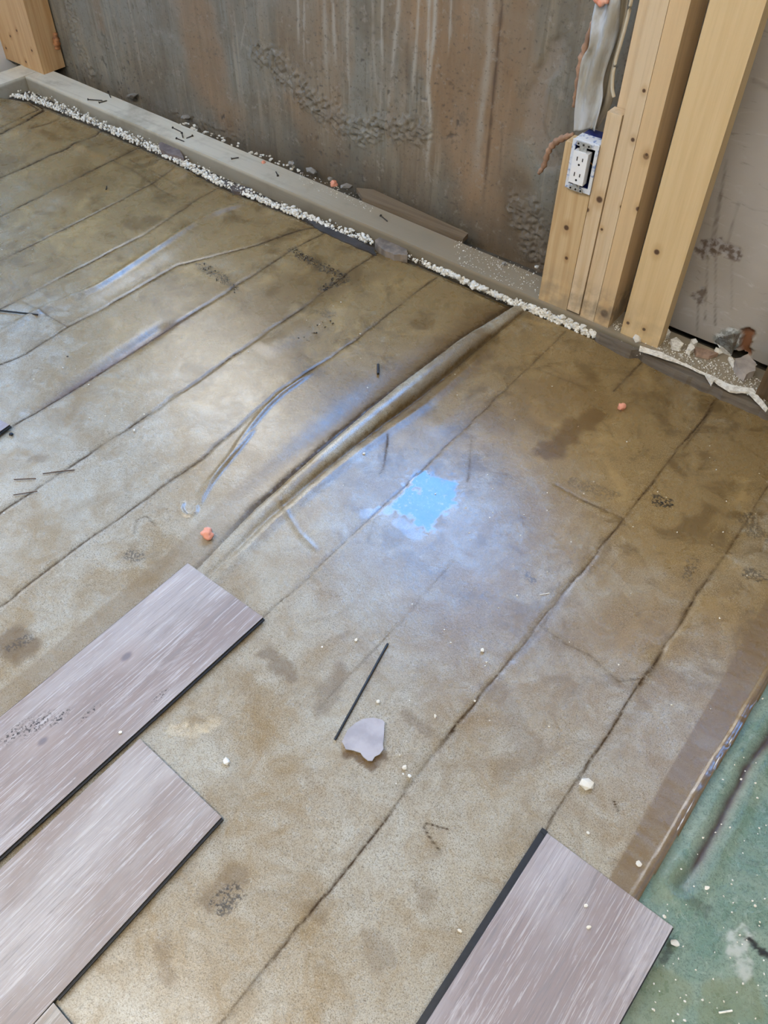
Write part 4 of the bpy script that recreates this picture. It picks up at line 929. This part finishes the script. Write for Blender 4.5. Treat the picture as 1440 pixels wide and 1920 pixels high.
# orange foam bits on the floor
def foam_blob(px, py, r_, label, z=.0, seed=0):
    me = chunk_mesh('foam_blob', seed, .85, .03, 3)
    for v in me.vertices:
        e = mnoise.noise(Vector(v.co) * 1.6 + Vector((seed, 0, 0))); v.co *= 1 + .5 * e
    me.materials.append(orange.m); me.polygons.foreach_set('use_smooth', [True] * len(me.polygons))
    p = P(px, py, z + r_ * .6); o = place('foam_blob', me, (p[0], p[1], z + r_ * .72), (r_, r_ * .9, r_ * .95), label, 'foam', rot=(0, 0, .6 + seed)); return o
foam_blob(389, 1001, .0125, 'round pinkish orange foam lump beside the raised fold, near the upper plank', seed=2)
foam_blob(1166, 763, .0095, 'small orange foam lump on the brown sheet near the studs', seed=4)
foam_blob(626, 345, .011, 'bright orange foam bit behind the plate at the wall foot', z=.035, seed=6)
foam_blob(494, 305, .006, 'tiny orange foam bit among white rubble behind the plate', z=.035, seed=8)

# black rod, flake, loose bits
rubber = plain('black_rubber', (.012, .012, .012), .45, .1, 40, .1)
def rod(a, b, rad, label, name='black_rod', cat='rod', mat=rubber, z=.004, mid=None, bm=None):
    pts = [P(*a, z)] + ([P(*mid, z)] if mid else []) + [P(*b, z)]; c_ = pts[0]
    bm = bmesh.new(); tube(bm, [tuple(np.array(q) - c_) for q in (spline(pts, 6) if mid else pts)], rad, 6); o = obj(name, bm, mat); o.location = tuple(c_); tag(o, label, cat); return o
rod((727, 1207), (628, 1387), .0021, 'straight black rod lying on the sheet beside the plaster flake', z=.0045)
rod((-40, 578), (71, 590), .0022, 'black rod poking in from the left edge, far side', z=.0045)
rod((709, 683), (709, 701), .0030, 'short black stub lying alone on the brown sheet', 'black_stub', 'stub', z=.005)
twig = plain('brown_twig', (.11, .06, .035), .8, .2, 60, .3)
rod((26, 899), (67, 897), .0011, 'short brown splinter near the left edge, lower one', 'splinter', 'splinter', twig, z=.003)
rod((80, 888), (140, 881), .0011, 'longer thin brown splinter crossing a dark crease at left', 'splinter', 'splinter', twig, z=.003, mid=(112, 884))
rod((25, 928), (70, 921), .0010, 'thin brown splinter below the two others at left', 'splinter', 'splinter', twig, z=.003)
rod((1012, 1115), (1030, 1112), .0007, 'tiny pale fibre on the sheet in mid right', 'splinter', 'fibre', plaster.m, z=.003)
rod((1348, 1899), (1373, 1895), .0013, 'white sliver on the green underlay near the bottom edge', 'splinter', 'sliver', plaster.m, z=.001)
rod((200, 349), (199, 355), .0018, 'small black bit on the brown sheet below the pale plate', 'black_stub', 'stub', z=.003)
def blk(px, py, r_, label):
    p = P(px, py, .003); me = chunk_mesh('black_bit', int(px), .6, .3); me.materials.append(rubber); place('black_bit', me, (p[0], p[1], .004), r_, label, 'black bit')
blk(21, 814, .006, 'black rubber bit beside the plank tip at the left edge'); blk(127, 669, .003, 'tiny black bit on pale sheet at left between two creases')
# plaster flake
root = empty('plaster_flake', tuple(P(682, 1385, 0))); tag(root, 'flat grey lilac plaster flake lying beside the black rod', 'plaster flake')
o0 = np.array(root.location)
out = [(641, 1388), (652, 1365), (668, 1352), (682, 1345), (700, 1343), (717, 1347), (721, 1352), (720, 1375), (718, 1392), (719, 1402), (712, 1412), (703, 1416), (698, 1424), (690, 1424), (680, 1416), (676, 1409), (660, 1404), (648, 1402)]
pts = [P(x, y, .012) - o0 for x, y in out]
bm = bmesh.new(); prism(bm, [(p[0], p[1], .0065 + .03 * (p[1]) * -.0) for p in pts], np.array([0, 0, .0012]))
obj('paper_face', bm, plain('lilac_paper', (.37, .345, .35), .5, .12, 30, .3), root)
bm = bmesh.new(); prism(bm, [(p[0] * .97, p[1] * .97, .0035) for p in pts], np.array([0, 0, .0029])); obj('gypsum_core', bm, plaster.m, root)
# individual small lumps
lump_px = [(1100, 1471, .0105, 'white angular plaster lump near the lower right plank'), (425, 1428, .0058, 'small pale plaster bit right of the left planks'), (862, 1745, .0035, 'bright tiny plaster bit left of the lower right plank'),
           (905, 1220, .0042, 'white plaster bit on the sheet right of the black rod top'), (759, 1440, .0042, 'white plaster bit lower right of the plaster flake, upper of two'), (768, 1455, .0034, 'white plaster bit lower right of the plaster flake, lower of two'),
           (709, 1316, .0034, 'tiny white plaster bit between the black rod and the flake'), (816, 1343, .0032, 'tiny white plaster bit beside the dark crease right of the flake'), (668, 1200, .0034, 'tiny white plaster bit left of the black rod top'),
           (252, 807, .0030, 'tiny white plaster bit on the pale sheet at left'), (683, 851, .0034, 'tiny white plaster bit on the sheet beside the raised fold'), (1323, 1755, .006, 'pale bit'), (1102, 1562, .0028, 'tiny white bit right of the lower right plank corner')]
for (x, y, r_, la) in lump_px:
    if la == 'pale bit': continue
    p = P(x, y, .004); place('plaster_bit', cm[int(x + y) % 7], (p[0], p[1], r_ * .5 + .003), r_, la, 'plaster bit')
for (x, y, z, la) in [(1104, 1739, .016, 'small white bit on the lower right plank, lower of two'), (1099, 1698, .016, 'small white bit on the lower right plank, upper of two'), (226, 1373, .016, 'small white bit on the upper left plank near its lower edge'), (1246, 1719, .016, 'white crumb at the right corner of the lower right plank')]:
    p = P(x, y, z); place('plaster_bit', cm[int(x) % 7], (p[0], p[1], z + .0005), .0032, la, 'plaster bit')
for (x, y, r_, la) in [(1265, 1768, .006, 'pale chip on green underlay beside the lower right plank'), (1324, 1665, .004, 'white crumb on green underlay, largest near the dark streak'), (1197, 1621, .006, 'pale flake on the brown band near the lower right plank')]:
    p = P(x, y, 0); place('plaster_bit', cm[int(x) % 7], (p[0], p[1], .002), (r_, r_ * .8, r_ * .35), la, 'plaster bit')
# loose white specks on the sheets
for i in range(110):
    px, py = rnd.choice([(rnd.uniform(0, 700), rnd.uniform(420, 1000)), (rnd.uniform(560, 1440), rnd.uniform(700, 1500)), (rnd.uniform(800, 1440), rnd.uniform(700, 1250))])
    if py < 190 + px * .42 + 25: continue
    p = P(px, py); place('plaster_speck', cm[i % 7], (p[0], p[1], .0022), rnd.uniform(.0010, .0020), 'tiny white speck scattered on the murky plastic sheets', 'plaster speck', 'white specks on the plastic sheets')
for i in range(120):
    px, py = rnd.uniform(1180, 1440), rnd.uniform(1400, 1920); p = P(px, py)
    if p[0] < green_x(p[1]) + .012 or px < 1230 and py < 1800: continue
    place('plaster_speck', cm[i % 7], (p[0], p[1], -.0015), rnd.uniform(.0008, .0021), 'tiny white speck scattered on the green underlay', 'plaster speck', 'white specks on the green underlay')
for i in range(70):
    a = rnd.choice([[(550, 470), (648, 520)], [(375, 495), (445, 545)], [(640, 515), (600, 540)], [(1230, 938), (1255, 948)], [(560, 640), (620, 600)]]); k = rnd.random()
    px = a[0][0] + (a[1][0] - a[0][0]) * k + rnd.gauss(0, 8); py = a[0][1] + (a[1][1] - a[0][1]) * k + rnd.gauss(0, 5)
    p = P(px, py)
    o = bpy.data.objects.get('dirt_crumb')
    if i == 0: dm = chunk_mesh('dirt_crumb', 77, .6, .3); dm.materials.append(plain('black_dirt', (.02, .016, .012), .9, .1, 30, 0))
    place('dirt_crumb', dm, (p[0], p[1], .0022), rnd.uniform(.0012, .0030), 'tiny black dirt crumb in the dark clusters on the brown sheets', 'dirt crumb', 'black dirt crumbs on the sheets')
